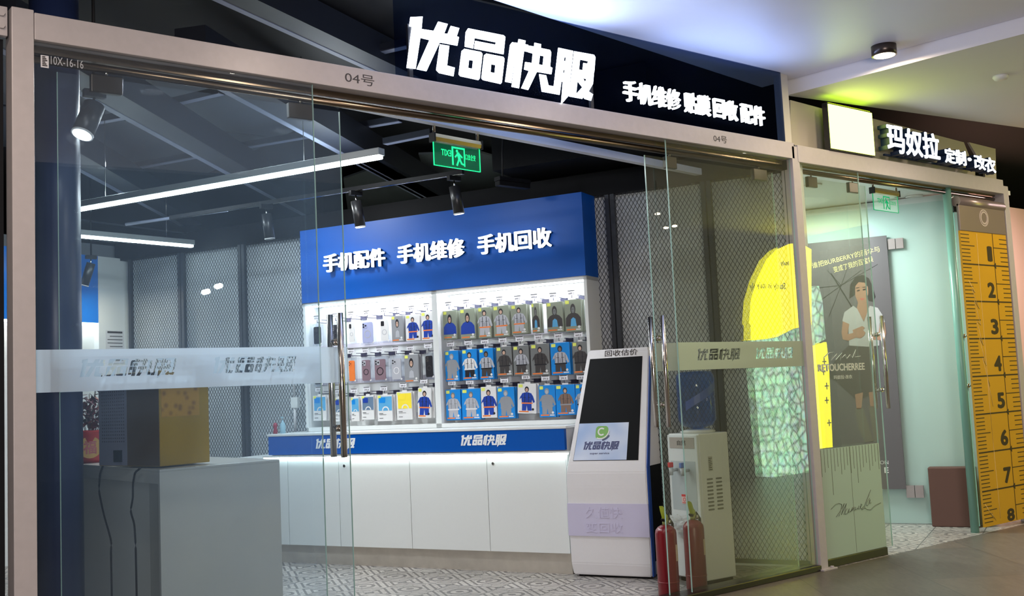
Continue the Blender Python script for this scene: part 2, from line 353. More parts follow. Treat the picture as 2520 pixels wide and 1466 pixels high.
def floor_shop_mat():
    m = bpy.data.materials.new('patterned_floor_tile'); m.use_nodes = True; nt = m.node_tree; L = nt.links.new; b = nt.nodes['Principled BSDF']
    tc = nt.nodes.new('ShaderNodeTexCoord'); mp = nt.nodes.new('ShaderNodeMapping'); mp.inputs['Rotation'].default_value = (0, 0, R(-24)); mp.inputs['Scale'].default_value = (2.4, 2.4, 2.4); L(tc.outputs['Object'], mp.inputs[0])
    def math_(op, a, bb=None):
        n = nt.nodes.new('ShaderNodeMath'); n.operation = op
        for i, q in enumerate((a, bb)):
            if q is None: continue
            if isinstance(q, (int, float)): n.inputs[i].default_value = q
            else: L(q, n.inputs[i])
        return n.outputs[0]
    sp = nt.nodes.new('ShaderNodeSeparateXYZ'); L(mp.outputs[0], sp.inputs[0])
    fx = math_('ABSOLUTE', math_('SUBTRACT', math_('FRACT', sp.outputs[0]), 0.5)); fy_ = math_('ABSOLUTE', math_('SUBTRACT', math_('FRACT', sp.outputs[1]), 0.5))
    rad = math_('SQRT', math_('ADD', math_('MULTIPLY', fx, fx), math_('MULTIPLY', fy_, fy_)))
    rings = math_('GREATER_THAN', math_('SINE', math_('MULTIPLY', rad, 42.0)), 0.25)
    dia = math_('GREATER_THAN', math_('SINE', math_('MULTIPLY', math_('ADD', fx, fy_), 36.0)), 0.45)
    med = math_('LESS_THAN', rad, 0.24)
    inner = math_('ADD', math_('MULTIPLY', med, rings), math_('MULTIPLY', math_('SUBTRACT', 1.0, med), dia))
    vo = nt.nodes.new('ShaderNodeTexVoronoi'); vo.feature = 'DISTANCE_TO_EDGE'; vo.inputs['Scale'].default_value = 5.0; L(mp.outputs[0], vo.inputs['Vector'])
    vl = math_('LESS_THAN', vo.outputs['Distance'], 0.05)
    pat = math_('MAXIMUM', math_('MULTIPLY', inner, 0.8), math_('MULTIPLY', vl, 0.38))
    grout = math_('GREATER_THAN', math_('MAXIMUM', fx, fy_), 0.49)
    n = nt.nodes.new('ShaderNodeTexNoise'); n.inputs['Scale'].default_value = 30; L(tc.outputs['Object'], n.inputs['Vector'])
    c1 = nt.nodes.new('ShaderNodeMixRGB'); c1.inputs[1].default_value = (0.47, 0.44, 0.41, 1); c1.inputs[2].default_value = (0.085, 0.082, 0.085, 1); L(pat, c1.inputs[0])
    wn = nt.nodes.new('ShaderNodeTexWhiteNoise'); wn.noise_dimensions = '2D'; fl = nt.nodes.new('ShaderNodeVectorMath'); fl.operation = 'FLOOR'; L(mp.outputs[0], fl.inputs[0]); L(fl.outputs[0], wn.inputs['Vector'])
    c2 = nt.nodes.new('ShaderNodeMixRGB'); c2.blend_type = 'MULTIPLY'; c2.inputs[0].default_value = 0.5; rr = nt.nodes.new('ShaderNodeMapRange'); rr.inputs['To Min'].default_value = 0.45; rr.inputs['To Max'].default_value = 1.15
    L(wn.outputs['Value'], rr.inputs['Value']); L(c1.outputs[0], c2.inputs[1]); L(rr.outputs[0], c2.inputs[2])
    c3 = nt.nodes.new('ShaderNodeMixRGB'); c3.inputs[2].default_value = (0.1, 0.1, 0.1, 1); L(grout, c3.inputs[0]); L(c2.outputs[0], c3.inputs[1])
    L(c3.outputs[0], b.inputs['Base Color']); b.inputs['Roughness'].default_value = 0.35
    return m
FM, FS = floor_mall_mat(), floor_shop_mat()
struct('floor', MB().box(-6, 22, -18, 0.0, -0.05, 0), FM)
struct('floor', MB().box(-6, 22, 0.0, 14, -0.05, 0), FS)

# ------------------------------------------------------------------ storefront steel: posts, header, threshold
XL0, XL1, XM0, XM1, XR0, XR1 = 1.071, 1.162, 6.431, 6.516, 9.535, 9.625
ZB, ZT = 3.003, 3.124
def post(x0, x1, z, i, lab, foot=False):
    m = MB().box(x0, x1, 0, 0.11, 0, z, 0.004)
    p = struct('trim_%d' % i, m, STEEL_WHITE, label=lab)
    if foot:
        f = MB().box(x0-0.015, x1+0.06, -0.035, 0.05, 0.0, 0.012, 0.002); f.cyl((x1+0.03, -0.01, 0.012), (x1+0.03, -0.01, 0.022), 0.012)
        obj('foot_plate', f, STEEL_WHITE, p)
post(XL0, XL1, 3.135, 1, 'white steel post at the left end of the storefront')
post(XM0, XM1, 3.10, 2, 'white steel post between the two shop fronts', True)
post(XR0, XR1, 3.06, 3, 'white steel post right of the yellow tape measure panel')
h = MB().box(XL1+0.002, XM0+0.03, 0.0, 0.11, ZB, ZT, 0.003)
hd = struct('trim_4', h, STEEL_WHITE, label='long white steel header beam under the big glowing shop sign')
# weld seams and hand-written unit numbers on the header
INK = pm('ink', (0.05, 0.045, 0.045), 0.7)
w = MB()
a, b = fy(850, 213, -0.002), fy(922, 216, -0.002)
fit_text(w, '04号', FP(0, -0.0005, 0), a.x, b.x, 3.035, 3.093, 0.0006, -0.012)
a, b = fy(1757, 352, -0.002), fy(1790, 356, -0.002)
fit_text(w, '04号', FP(0, -0.0005, 0), a.x, b.x, 3.035, 3.085, 0.0006, -0.012)
obj('handwritten_number', w, INK, hd)
h2 = MB().box(XM1-0.02, XR0+0.0, -0.004, 0.11, ZB-0.02, ZT-0.012, 0.003)
struct('trim_5', h2, STEEL_WHITE, label='white steel header beam over the neighbouring tailor shop')
struct('trim_6', MB().box(XL1, XM0, -0.005, 0.14, 0, 0.04, 0.004), CLAMP, label='dark steel threshold strip')
struct('trim_7', MB().box(XM1, 7.30, 0.02, 0.10, 0, 0.06, 0.004), CLAMP, label='dark steel door shoe')
# stub plate with bolts left of the left post, dark neighbour beyond it
pl = thing('mounting_plate', 'pale steel plate with two bolt heads left of the storefront post', 'plate', (0.95, 0.03, 2.99))
obj('plate', MB().box(0.80, 1.06, 0.02, 0.05, 3.005, 3.135, 0.003), STEEL_WHITE, pl)
for z in (3.045, 3.10): obj('bolt', MB().cyl((1.035, 0.02, z), (1.035, 0.006, z), 0.013, seg=6), STEEL_WHITE, pl)
struct('trim_8', MB().box(0.2, 1.05, 0.06, 0.12, 0, 3.0), BLACK, label='dark neighbouring shutter')

# rails
def rail(x0, x1, lab):
    m = MB().cyl((x0, 0.095, 2.945), (x1, 0.095, 2.945), 0.019); m.box(x0, x1, 0.075, 0.115, 2.968, 3.0)
    t = thing('sliding_rail', lab, 'rail', ((x0+x1)/2, 0.095, 2.92))
    obj('rail_tube', m, BRASS, t); return t
rail(XL1+0.01, XM0-0.01, 'bronze sliding door rail under the long white header beam')
rail(XM1+0.01, XR0-0.02, 'bronze sliding door rail under the tailor shop header')

# ------------------------------------------------------------------ glass panes, frosted bands, clamps, handles
ZB0, ZB1 = 1.468, 1.651
def pane(name, x0, x1, y, z0, z1, gm, lab, ind=None):
    o = struct(name, MB().box(x0, x1, y-0.005, y+0.005, z0, z1), gm, label=lab)
    e = MB().box(x0-0.0015, x0+0.0005, y-0.005, y+0.005, z0, z1).box(x1-0.0005, x1+0.0015, y-0.005, y+0.005, z0, z1)
    obj('glass_edge', e, GLE, o)
    return o
def band(o, x0, x1, y, logos, fm):
    P = [[(x0, ZB0), (x1, ZB0), (x1, ZB1), (x0, ZB1)]]
    for lx, w in logos: P += logo_polys(lx, w, 1.515, 0.094)
    me = curve_mesh(P, 0.0); obj('frosted_band', MB().mesh(me, FP(0, y-0.0065, 0)), fm, o); bpy.data.meshes.remove(me)
def handle(o, x, y, z0, z1):
    h = None
    for s in (-1, 1):
        m = MB().cyl((x, y+s*0.055, z0), (x, y+s*0.055, z1), 0.0165, seg=24)
        h = obj('pull_handle', m, CHROME, o)
        c = MB()
        for z in (z0+0.2*(z1-z0), z1-0.2*(z1-z0)):
            c.cyl((x, y, z), (x, y+s*0.055, z), 0.009); c.cyl((x, y+s*0.006, z), (x, y+s*0.016, z), 0.018)
        obj('standoff', c, CHROME, h)
def clamp(o, x0, x1, y, z0=2.83, z1=2.912):
    m = MB().box(x0, x1, y-0.016, y+0.016, z0, z1, 0.004); c = obj('clamp', m, CLAMP, o)
    obj('hanger_bolt', MB().cyl(((x0+x1)/2, y, z1), ((x0+x1)/2, y, 2.945), 0.007), CHROME, c)
YS, YF = 0.095, 0.030
fl1 = fy(790, 950, YF).x; sl0, sl1 = fy(147, 950, YS).x, fy(856, 950, YS).x
w1 = pane('window_1', XL1, fl1, YF, 0.045, ZB, GLD, 'fixed glass pane at the left with a frosted band')
band(w1, XL1, fl1, YF, [(fy(195, 910, YF).x, 0.43), (fy(523, 905, YF).x, 0.43)], FILM)
d1 = pane('door_1', sl0, sl1, YS, 0.03, 2.90, GLD, 'left sliding glass door slid open')
band(d1, sl0, sl1, YS, [(fy(247, 910, YS).x, 0.43), (fy(548, 905, YS).x, 0.43)], FILM)
hx = fy(829, 950, YS).x
handle(d1, hx, YS, fy(hx and 829, 1125, YS).z, fy(829, 772, YS).z)
for a, b in ((222, 300), (706, 766)): clamp(d1, fy(a, 190, YS).x, fy(b, 200, YS).x, YS)
fr0 = fy(1664, 800, YF).x; sr0, sr1 = fy(1610, 800, YS).x, fy(1925, 800, YS).x
w2 = pane('window_2', fr0, XM0, YF, 0.045, ZB, GLR, 'fixed glass pane at the right with a frosted band')
band(w2, fr0, XM0, YF, [(fy(1714, 870, YF).x, 0.44), (fy(1858, 868, YF).x, 0.42)], FILM2)
d2 = pane('door_2', sr0, sr1, YS, 0.03, 2.90, GLR, 'right sliding glass door slid open')
handle(d2, fy(1625, 950, YS).x, YS, fy(1640, 1050, YS).z, fy(1622, 778, YS).z)
band(d2, sr0, sr1, YS, [(fy(1712, 870, YS).x, 0.44), (fy(1852, 868, YS).x, 0.42)], film('frosted_film_thin', (0.62, 0.68, 0.52), 0.55, 0.5))  # door band: olive reflection in the film colour here too
for a, b in ((1634, 1662), (1848, 1882)): clamp(d2, fy(a, 380, YS).x, fy(b, 405, YS).x, YS)
# sticker and marker writing at the top left corner of the glass
a, b = fy(100, 135, 0.03), fy(120, 168, 0.03)
s = thing('sticker', 'small white sticker with grey print in the top left glass corner', 'sticker', (a.x, 0.028, b.z))
YK = YF-0.008
a, b = fy(100, 135, YK), fy(120, 168, YK)
obj('label', MB().prism([(a.x, b.z), (b.x, b.z), (b.x, a.z), (a.x, a.z)], 0, 0.0008, FP(0, YK, 0)), pm('paper', (0.6, 0.6, 0.62), 0.7), s)
mk = MB()
for k in range(6):
    z = b.z+(a.z-b.z)*(0.12+0.14*k); mk.prism([(a.x+0.006, z), (b.x-0.006-0.004*(k % 3), z), (b.x-0.006-0.004*(k % 3), z+0.006), (a.x+0.006, z+0.006)], 0.0009, 0.0012, FP(0, YK, 0))
obj('print', mk, INK, s)
a, b = fy(125, 160, YK), fy(205, 150, YK)
mk = MB(); fit_text(mk, '10X-16-16', FP(0, YK, 0), a.x, b.x, fy(160, 163, YK).z, fy(160, 143, YK).z, 0.0006, -0.015)
tag(obj('marker_writing', mk, pm('white_marker', (0.38, 0.40, 0.42), 0.6)), 'white marker digits written on the top left glass corner', 'writing')

# ------------------------------------------------------------------ fascia: clear panel with the big glowing sign
FZ1 = 3.66
fx0, fx1 = 3.03, 6.40
struct('window_3', MB().box(fx0, fx1, 0.03, 0.042, ZT, FZ1), glass('fascia_glass', tint=(0.45, 0.52, 0.65), dust_haze=0.006, dust_haze_col=(0.12, 0.28, 0.95), ior=1.03), label='dark clear panel behind the glowing sign')  # blue scatter colour stands in for the letters' glow, not dust
sg = thing('shop_sign', 'big glowing white four character shop name above the entrance', 'sign', (3.80, -0.01, ZT))
for k in LOGO:
    me = curve_mesh(LOGO[k], 0.002)
    obj('sign_character', MB().mesh(me, FP(0, -0.005, 0)), [LETTER], sg); bpy.data.meshes.remove(me)
for px in (1013, 1455):
    x = fy(px, 200).x; obj('mounting_bar', MB().box(x-0.012, x+0.012, 0.0, 0.02, ZT, ZT+0.30), BEAMC, sg)
area('sign_glow_fill', (3.78, -0.06, 3.34), (R(-122), 0, 0), 1.35, 16, (0.30, 0.46, 1.0), 0.30)  # unseen area light added to throw the letters' glow on the soffit
area('service_glow_fill', (5.55, -0.05, 3.28), (R(-122), 0, 0), 1.2, 7, (0.30, 0.46, 1.0), 0.14)  # added likewise for the small letters
sg2 = thing('service_sign', 'row of small glowing white characters right of the big shop name', 'sign', (5.6, -0.01, ZT))
for body, x0p, x1p, yt, yb in (('手机维修', 1535, 1674, 237, 292), ('贴膜', 1685, 1748, 264, 305), ('回收', 1757, 1815, 278, 316), ('配件', 1824, 1882, 288, 327)):
    A, B = fy(x0p, (yt+yb)/2-6, -0.01), fy(x1p, (yt+yb)/2+8, -0.01)
    m = MB(); fit_text(m, body, FP(0, -0.004, 0), A.x, B.x, 3.205, 3.345, 0.02, 0.011)
    obj('sign_word', m, LETTER2, sg2)
# ------------------------------------------------------------------ mall soffits
SOFF = pm('soffit_paint', (0.82, 0.80, 0.83), 0.45, var=0.04, nscale=2, spec=0.35)
ZA, ZSB = 3.66, 3.55
A0, A1, A2 = fz(1215, 0, ZA), fz(1875, 215, ZA), fz(2520, 40, ZA)
e1 = (A0-A1).normalized(); e2 = (A2-A1).normalized()
pA = [A1, A1+e2*5.0, A1+e2*5.0+e1*7.0, A1+e1*7.0]
struct('ceiling', MB().prism([(p.x, p.y) for p in pA], ZA, ZA+0.10), SOFF)
B0 = fz(1935, 235, ZSB); Bs = fz(2520, 83, ZSB); Bf = fz(2520, 315, ZSB); e3 = (Bs-B0).normalized()
struct('ceiling', MB().prism([(p.x, p.y) for p in (B0, Bf, B0+(Bf-B0)*2.2, B0+(Bf-B0)*2.2+e3*6, B0+e3*6)], ZSB, ZA+0.12), pm('soffit_matte', (0.78, 0.76, 0.75), 0.7, var=0.04, nscale=2, spec=0.2))
# downlight below the soffit edge, smoke detector
c = fz(2180, 140, 3.595)
dl = thing('downlight', 'round warm glowing downlight at the soffit step', 'light', (c.x, c.y, 3.59))
m = MB().lathe([(0.075, 3.59), (0.085, 3.59), (0.085, 3.66), (0.075, 3.66)], (c.x-0.05, c.y-0.02, 0)); obj('trim_ring', m, pm('dark_bronze', (0.10, 0.08, 0.07), 0.3, metal=0.8), dl)
obj('lamp_lens', MB().lathe([(0.0, 3.587), (0.072, 3.5885), (0.072, 3.595)], (c.x-0.05, c.y-0.02, 0)), em('warm_lens', (1.0, 0.82, 0.55), 9), dl)
area('downlight_lamp', (c.x-0.05, c.y-0.02, 3.58), (0, 0, 0), 0.14, 12, (1.0, 0.8, 0.55))
c = fz(2462, 186, ZSB)
tag(obj('smoke_detector', MB().lathe([(0.052, ZSB), (0.056, ZSB-0.012), (0.045, ZSB-0.03), (0.02, ZSB-0.036), (0.0, ZSB-0.036)], (c.x, c.y, 0)), WHITE), 'round white smoke detector on the lower soffit', 'smoke detector')

# ------------------------------------------------------------------ shop shell: mesh wall, back wall, ceiling void
DW = 5.90
struct('wall_right', MB().box(-4.45, 2.70, DW+0.07, DW+0.16, 0, 3.10, M=CM), MESHB)
struct('trim_9', MB().box(-4.4, 2.68, DW-0.03, DW+0.17, 2.93, 3.12, M=CM), BLACK, label='black bulkhead above the mesh wall')
def expanded_mesh(x0, x1, z0, z1, d, W_=0.034, H_=0.056, t=0.0035):
    m = MB(); m.M = CM; dx, dz = W_/2, H_/2; k = dz/dx
    for sgn in (1, -1):
        n0 = -int((z1-z0)/H_)-2; n1 = int((x1-x0)/W_)+2
        for i in range(n0, n1+1):
            xb = x0+i*W_           # line through (xb, z0) with slope k (sgn=1) or mirrored
            P = []
            za, zb = z0, z1
            xa, xb2 = xb, xb+(z1-z0)/k
            lo = max(x0, xa); hi = min(x1, xb2)
            if hi-lo < 0.004: continue
            zl, zh = z0+(lo-xa)*k, z0+(hi-xa)*k
            if sgn < 0: lo, hi = x0+x1-lo, x0+x1-hi
            L = math.hypot(hi-lo, zh-zl); nx, nz = -(zh-zl)/L*t/2, (hi-lo)/L*t/2
            v = [(lo+nx, d, zl+nz), (hi+nx, d, zh+nz), (hi-nx, d, zh-nz), (lo-nx, d, zl-nz)]
            m.hexa([Vector(p) for p in v], [Vector(p)+Vector((0, 0.003, 0)) for p in v])
    return m
posts_px = [(317, 640), (446, 620), (595, 600), (1501, 485), (1737, 455)]
ps = [sd(px, py, DW)[0] for px, py in posts_px]
edges = [ps[0], ps[1], ps[2], -1.62, -0.9, 0.0, 0.95, ps[3], ps[4], 2.64]
for i in range(len(edges)-1):
    if 3 <= i <= 5: continue
    a, b = edges[i]+0.04, edges[i+1]-0.04
    z0 = 0.5 if i < 6 else 0.06
    fr = MB(); fr.M = CM
    fr.box(a-0.035, a, DW-0.02, DW+0.02, z0-0.03, 2.93).box(b, b+0.035, DW-0.02, DW+0.02, z0-0.03, 2.93).box(a, b, DW-0.015, DW+0.015, z0-0.03, z0)
    o = struct('wall_right', fr, MESHM)
    obj('expanded_mesh', expanded_mesh(a, b, z0, 2.93, DW), MESHM, o)
# back wall from the mesh corner to the left
CX = CW(-4.36, DW, 0)
bw = MB().hexa([(CX.x+0.1, CX.y+0.12, 0), (0.7, 5.45, 0), (0.7, 5.55, 0), (CX.x+0.1, CX.y+0.22, 0)], [(CX.x+0.1, CX.y+0.12, 3.1), (0.7, 5.45, 3.1), (0.7, 5.55, 3.1), (CX.x+0.1, CX.y+0.22, 3.1)])
struct('wall_back', bw, pm('grey_wall', (0.25, 0.27, 0.30), 0.6))
struct('wall_left', MB().box(0.75, 0.85, 0.12, 5.6, 0, 3.8), BLACK)
struct('ceiling', MB().box(-3, 18, 0.3, 14, 3.80, 3.9), DARK)
struct('wall_far', MB().box(-3, 18, 13.8, 14, 0, 3.9), BLACK)
struct('wall_end', MB().box(17.9, 18, -10, 14, 0, 3.9), pm('far_mall_wall', (0.55, 0.42, 0.40), 0.6))
# black bulkhead boxes under the ceiling at the right
tag(obj('black_duct', MB().box(0.42, 1.75, DW-0.55, DW+0.1, 3.14, 3.78, M=CM), BLACK), 'black boxed duct above the right end of the mesh wall', 'duct')

def beam_px(name, pts, z0, z1, wd, mat, lab, ext=(0, 0), group=None, cat='beam', lip=None):
    a, b = fz(*pts[0], z0), fz(*pts[1], z0); d = (b-a).normalized(); a = a-d*ext[0]; b = b+d*ext[1]; nrm = Vector((-d.y, d.x, 0))
    L = (b-a).length; M_ = Matrix((d, nrm, Vector((0, 0, 1)))).transposed().to_4x4(); M_.translation = Vector((a.x, a.y, 0))
    m = MB().box(0, L, -wd/2, wd/2, z0, z1, M=M_)
    if lip:
        t = thing(name, lab, cat, (a.x, a.y, z0)); obj('beam_web', m, mat, t)
        obj('flange', MB().box(0, L, wd/2, wd/2+lip, z0-0.004, z0+0.012, M=M_), GREYL, t); return t
    return tag(obj(name, m, mat), lab, cat, group)
beam_px('ceiling_beam', ((225, 215), (560, 405)), 3.40, 3.60, 0.20, BEAMC, 'dark steel beam crossing the ceiling above the left glass pane', (1.0, 2.6), lip=0.05)
beam_px('ceiling_beam', ((590, 215), (775, 318)), 3.40, 3.60, 0.20, BEAMC, 'dark steel beam above the edge of the open glass door', (0.6, 3.2), lip=0.05)
beam_px('ceiling_beam', ((195, 395), (310, 460)), 3.40, 3.60, 0.20, BEAMC, 'dark steel beam low behind the round pillar', (0.5, 2.2), lip=0.05)
beam_px('ceiling_beam', ((560, -14), (900, 145)), 3.60, 3.78, 0.16, BEAMC, 'dark steel beam running above the white header beam', (1.5, 0.8), lip=0.04)
beam_px('ceiling_beam', ((930, 410), (1075, 490)), 3.40, 3.58, 0.16, BEAMC, 'dark steel beam with pale flange left of the green exit sign', (0.4, 1.6), lip=0.06)
def cable_tray(p0, p1, z, lab, wd=0.07):
    a, b = fz(*p0, z), fz(*p1, z); d = (b-a).normalized(); n = Vector((-d.y, d.x, 0)); L = (b-a).length
    M_ = Matrix((d, n, Vector((0, 0, 1)))).transposed().to_4x4(); M_.translation = Vector((a.x, a.y, 0))
    t = thing('cable_tray', lab, 'tray', ((a.x+b.x)/2, (a.y+b.y)/2, z), 0)
    obj('tray_base', MB().box(0, L, -wd/2, wd/2, z, z+0.006, M=M_), GREYL, t)
    obj('tray_side', MB().box(0, L, -wd/2, -wd/2+0.005, z, z+0.05, M=M_).box(0, L, wd/2-0.005, wd/2, z, z+0.05, M=M_), BEAMC, t)
for p0, p1, z, lab in (((372, 272), (545, 232), 3.62, 'pale cable tray bending up under the ceiling at left'), ((192, 312), (330, 288), 3.62, 'pale cable tray behind the lit spotlight'),
                       ((300, 422), (505, 384), 3.62, 'pale cable tray between two ceiling beams at left'), ((560, 372), (985, 300), 3.62, 'long pale cable tray crossing behind the door edge'),
                       ((905, 138), (1003, 116), 3.65, 'pale cable tray left of the big glowing sign'), ((948, 356), (1064, 333), 3.45, 'pale cable tray left of the green exit sign')):
    cable_tray(p0, p1, z, lab)
# grey ceiling boards
def board(pts, z, lab, mat=GREYB):
    P = [fz(*p, z) for p in pts]; tag(obj('ceiling_board', MB().prism([(p.x, p.y) for p in P], z, z+0.02), mat), lab, 'board')
board([(1030, 380), (1180, 375), (1292, 408), (1292, 470), (1140, 500), (1050, 440)], 3.70, 'grey ceiling board behind the green exit sign')
board([(845, 440), (960, 400), (1090, 480), (1060, 520), (860, 545)], 3.70, 'grey ceiling board behind the front spotlights')
for k, (bx0, bx1, by0, by1) in enumerate(((0.95, 2.55, 2.45, 3.9), (2.6, 4.2, 2.45, 3.9), (0.95, 2.55, 3.95, 5.3), (2.6, 4.2, 3.95, 5.6))):
    tag(obj('ceiling_board', MB().box(bx0, bx1, by0, by1, 3.77, 3.795), pm('mid_grey_board', (0.085, 0.10, 0.12), 0.6, var=0.15, nscale=5)), 'mid grey ceiling board %s between the dark beams at left' % ('nearest the pillar', 'above the long tube light', 'deep in the left corner', 'deep above the mesh wall')[k], 'board')
# thin conduits
def conduit(pts, z, r, lab, mat=None):
    P = [fz(*p, z) for p in pts]
    tag(obj('conduit', MB().tube(P, r), mat or GREYL), lab, 'pipe')
conduit([(192, 540), (330, 558), (470, 575)], 3.76, 0.012, 'thin conduit above the rear tube light')
conduit([(310, 552), (560, 517)], 3.02, 0.014, 'thin bright conduit beside the spotlight track')
# white square bar behind the header, from which the exit sign hangs
a, b = fz(840, 258, 2.98), fz(1583, 402, 2.98); d = (b-a).normalized(); a = a-d*1.0; b = b+d*0.9
M_ = Matrix((d, Vector((-d.y, d.x, 0)), Vector((0, 0, 1)))).transposed().to_4x4(); M_.translation = Vector((a.x, a.y, 0))
struct('trim_10', MB().box(0, (b-a).length, 0, 0.05, 2.98, 3.03, M=M_), pm('bluish_white_bar', (0.78, 0.80, 0.88), 0.4), label='white square bar behind the header beam')
BAR_D = d

# ------------------------------------------------------------------ exit sign
def exit_sign(p0, p1, z, y0, yb, lab, dim=False, lit=4.0):
    a = hit(*p0, (0, 1, 0), y0); b = a+BAR_D*0.375 if not dim else a+Vector((0.40, 0.02, 0)); z = a.z
    ux = (b-a).normalized(); t = thing('exit_sign', lab, 'exit sign', (a.x, a.y, z-0.19), math.atan2(ux.y, ux.x)); w = (b-a).length
    F = frame(a, ux)
    m = MB().prism([(-0.02, -0.022), (-0.024, 0.0), (-0.02, 0.022), (0.02, 0.022), (0.024, 0.0), (0.02, -0.022)], 0, w, M=F @ Matrix.Rotation(R(90), 4, 'Y'))
    obj('lamp_housing', m, pm('gold_aluminium', (0.55, 0.40, 0.20), 0.28, metal=0.9), t)
    e = MB().box(-0.012, 0.0, -0.025, 0.025, -0.027, 0.027, M=F @ Matrix.Rotation(R(90), 4, 'X')); e2_ = MB().box(w, w+0.012, -0.025, 0.025, -0.027, 0.027, M=F @ Matrix.Rotation(R(90), 4, 'X'))
    obj('end_cap', e, RUB, t); obj('end_cap', e2_, RUB, t)
    for u in (0.01, w-0.01): obj('hanger_rod', MB().cyl(F @ Vector((u, 0.02, 0)), F @ Vector((u, 0.17, 0)), 0.009), CHROME, t)
    G = em('exit_green' if not dim else 'exit_green_dim', (0.02, 0.9, 0.30), lit)
    pg = MB().box(0.0, w, -0.165, -0.022, -0.003, 0.003, M=F)
    if not dim: gm = film('green_sheet', (0.02, 0.30, 0.14), 0.55, 0.5)
    else: gm = film('pale_green_sheet', (0.55, 0.80, 0.6), 0.88, 0.5)
    p = obj('sign_plate', pg, gm, t)
    ed = MB().box(-0.003, 0.001, -0.167, -0.022, -0.003, 0.003, M=F).box(w-0.001, w+0.003, -0.167, -0.022, -0.003, 0.003, M=F).box(0, w, -0.168, -0.164, -0.003, 0.003, M=F)
    obj('lit_edge', ed, G, p)
    q = MB(); Fz = F @ Matrix.Translation((0, 0, 0.0045))
    fit_text(q, 'EXIT', Fz, 0.055*w/0.375, 0.135*w/0.375, -0.100, -0.062, 0.001, 0.01, mirror=True)
    fit_text(q, '安全出口', Fz, 0.252*w/0.375, 0.335*w/0.375, -0.105, -0.068, 0.001, 0.0, mirror=True)
    c = w*0.52
    q.box(c-0.055, c-0.043, -0.150, -0.036, 0, 0.001, M=Fz).box(c-0.055, c+0.052, -0.046, -0.036, 0, 0.001, M=Fz).box(c+0.043, c+0.052, -0.150, -0.036, 0, 0.001, M=Fz)
    def seg(x0, y0, x1, y1, r):
        d = Vector((x1-x0, y1-y0)).normalized()*r; n = Vector((-d.y, d.x))
        q.prism([(x0-d.x+n.x, y0-d.y+n.y), (x0-d.x-n.x, y0-d.y-n.y), (x1+d.x-n.x, y1+d.y-n.y), (x1+d.x+n.x, y1+d.y+n.y)], 0, 0.001, Fz)
    q.prism([(c-0.012+0.009*math.cos(k*0.63), -0.060+0.009*math.sin(k*0.63)) for k in range(10)], 0, 0.001, Fz)
    seg(c-0.003, -0.078, c+0.006, -0.108, 0.010); seg(c-0.010, -0.080, c-0.026, -0.096, 0.005); seg(c+0.006, -0.078, c+0.026, -0.094, 0.005)
    seg(c+0.000, -0.115, c-0.014, -0.145, 0.006); seg(c+0.010, -0.112, c+0.022, -0.132, 0.006); seg(c+0.022, -0.134, c+0.036, -0.138, 0.005)
    obj('pictogram', q, G, p)
exit_sign((1066, 338), (1187, 365), 2.88, 0.36, 0, 'green mirrored exit sign hanging inside the shop entrance', lit=1.6)
# ------------------------------------------------------------------ tube lights, track and spotlights
def tube_light(p0, p1, z, lab, split=None):
    a, b = fz(*p0, z), fz(*p1, z); d = (b-a).normalized(); L = (b-a).length
    rz = math.atan2(d.y, d.x); t = thing('tube_light', lab, 'light', a, rz)
    M_ = Matrix.Translation(a) @ Matrix.Rotation(rz, 4, 'Z')
    obj('housing', MB().box(0, L, -0.035, 0.035, 0.012, 0.06, 0.004, M=M_), pm('grey_housing', (0.30, 0.33, 0.33), 0.4), t)
    cuts = [0, L] if split is None else [0, split*L, L]
    for i in range(len(cuts)-1): obj('led_diffuser', MB().box(cuts[i]+0.004, cuts[i+1]-0.006, -0.024, 0.024, -0.012, 0.012, 0.008, M=M_), TUBE, t)
    for k in (0.2, 0.8): obj('suspension_wire', MB().cyl(M_ @ Vector((L*k, 0, 0.06)), M_ @ Vector((L*k, 0, 0.80)), 0.003, seg=6), CHROME, t)
tube_light((120, 529), (940, 386), 2.95, 'long glowing tube light crossing behind the left glass door', 0.48)
tube_light((120, 575), (475, 606), 2.95, 'short glowing tube light near the rear mesh corner')
def track(p0, p1, z, lab):
    a, b = fz(*p0, z), fz(*p1, z); d = (b-a).normalized(); L = (b-a).length; rz = math.atan2(d.y, d.x)
    t = thing('light_track', lab, 'track', a, rz); M_ = Matrix.Translation(a) @ Matrix.Rotation(rz, 4, 'Z')
    obj('rail', MB().box(0, L, -0.017, 0.017, 0, 0.03, M=M_), BLACK, t)
    obj('contact_strip', MB().box(0, L, -0.010, -0.005, -0.002, 0.001, M=M_).box(0, L, 0.005, 0.010, -0.002, 0.001, M=M_), CHROME, t)
track((420, 540), (1140, 428), 2.95, 'black spotlight track above the blue sign wall')
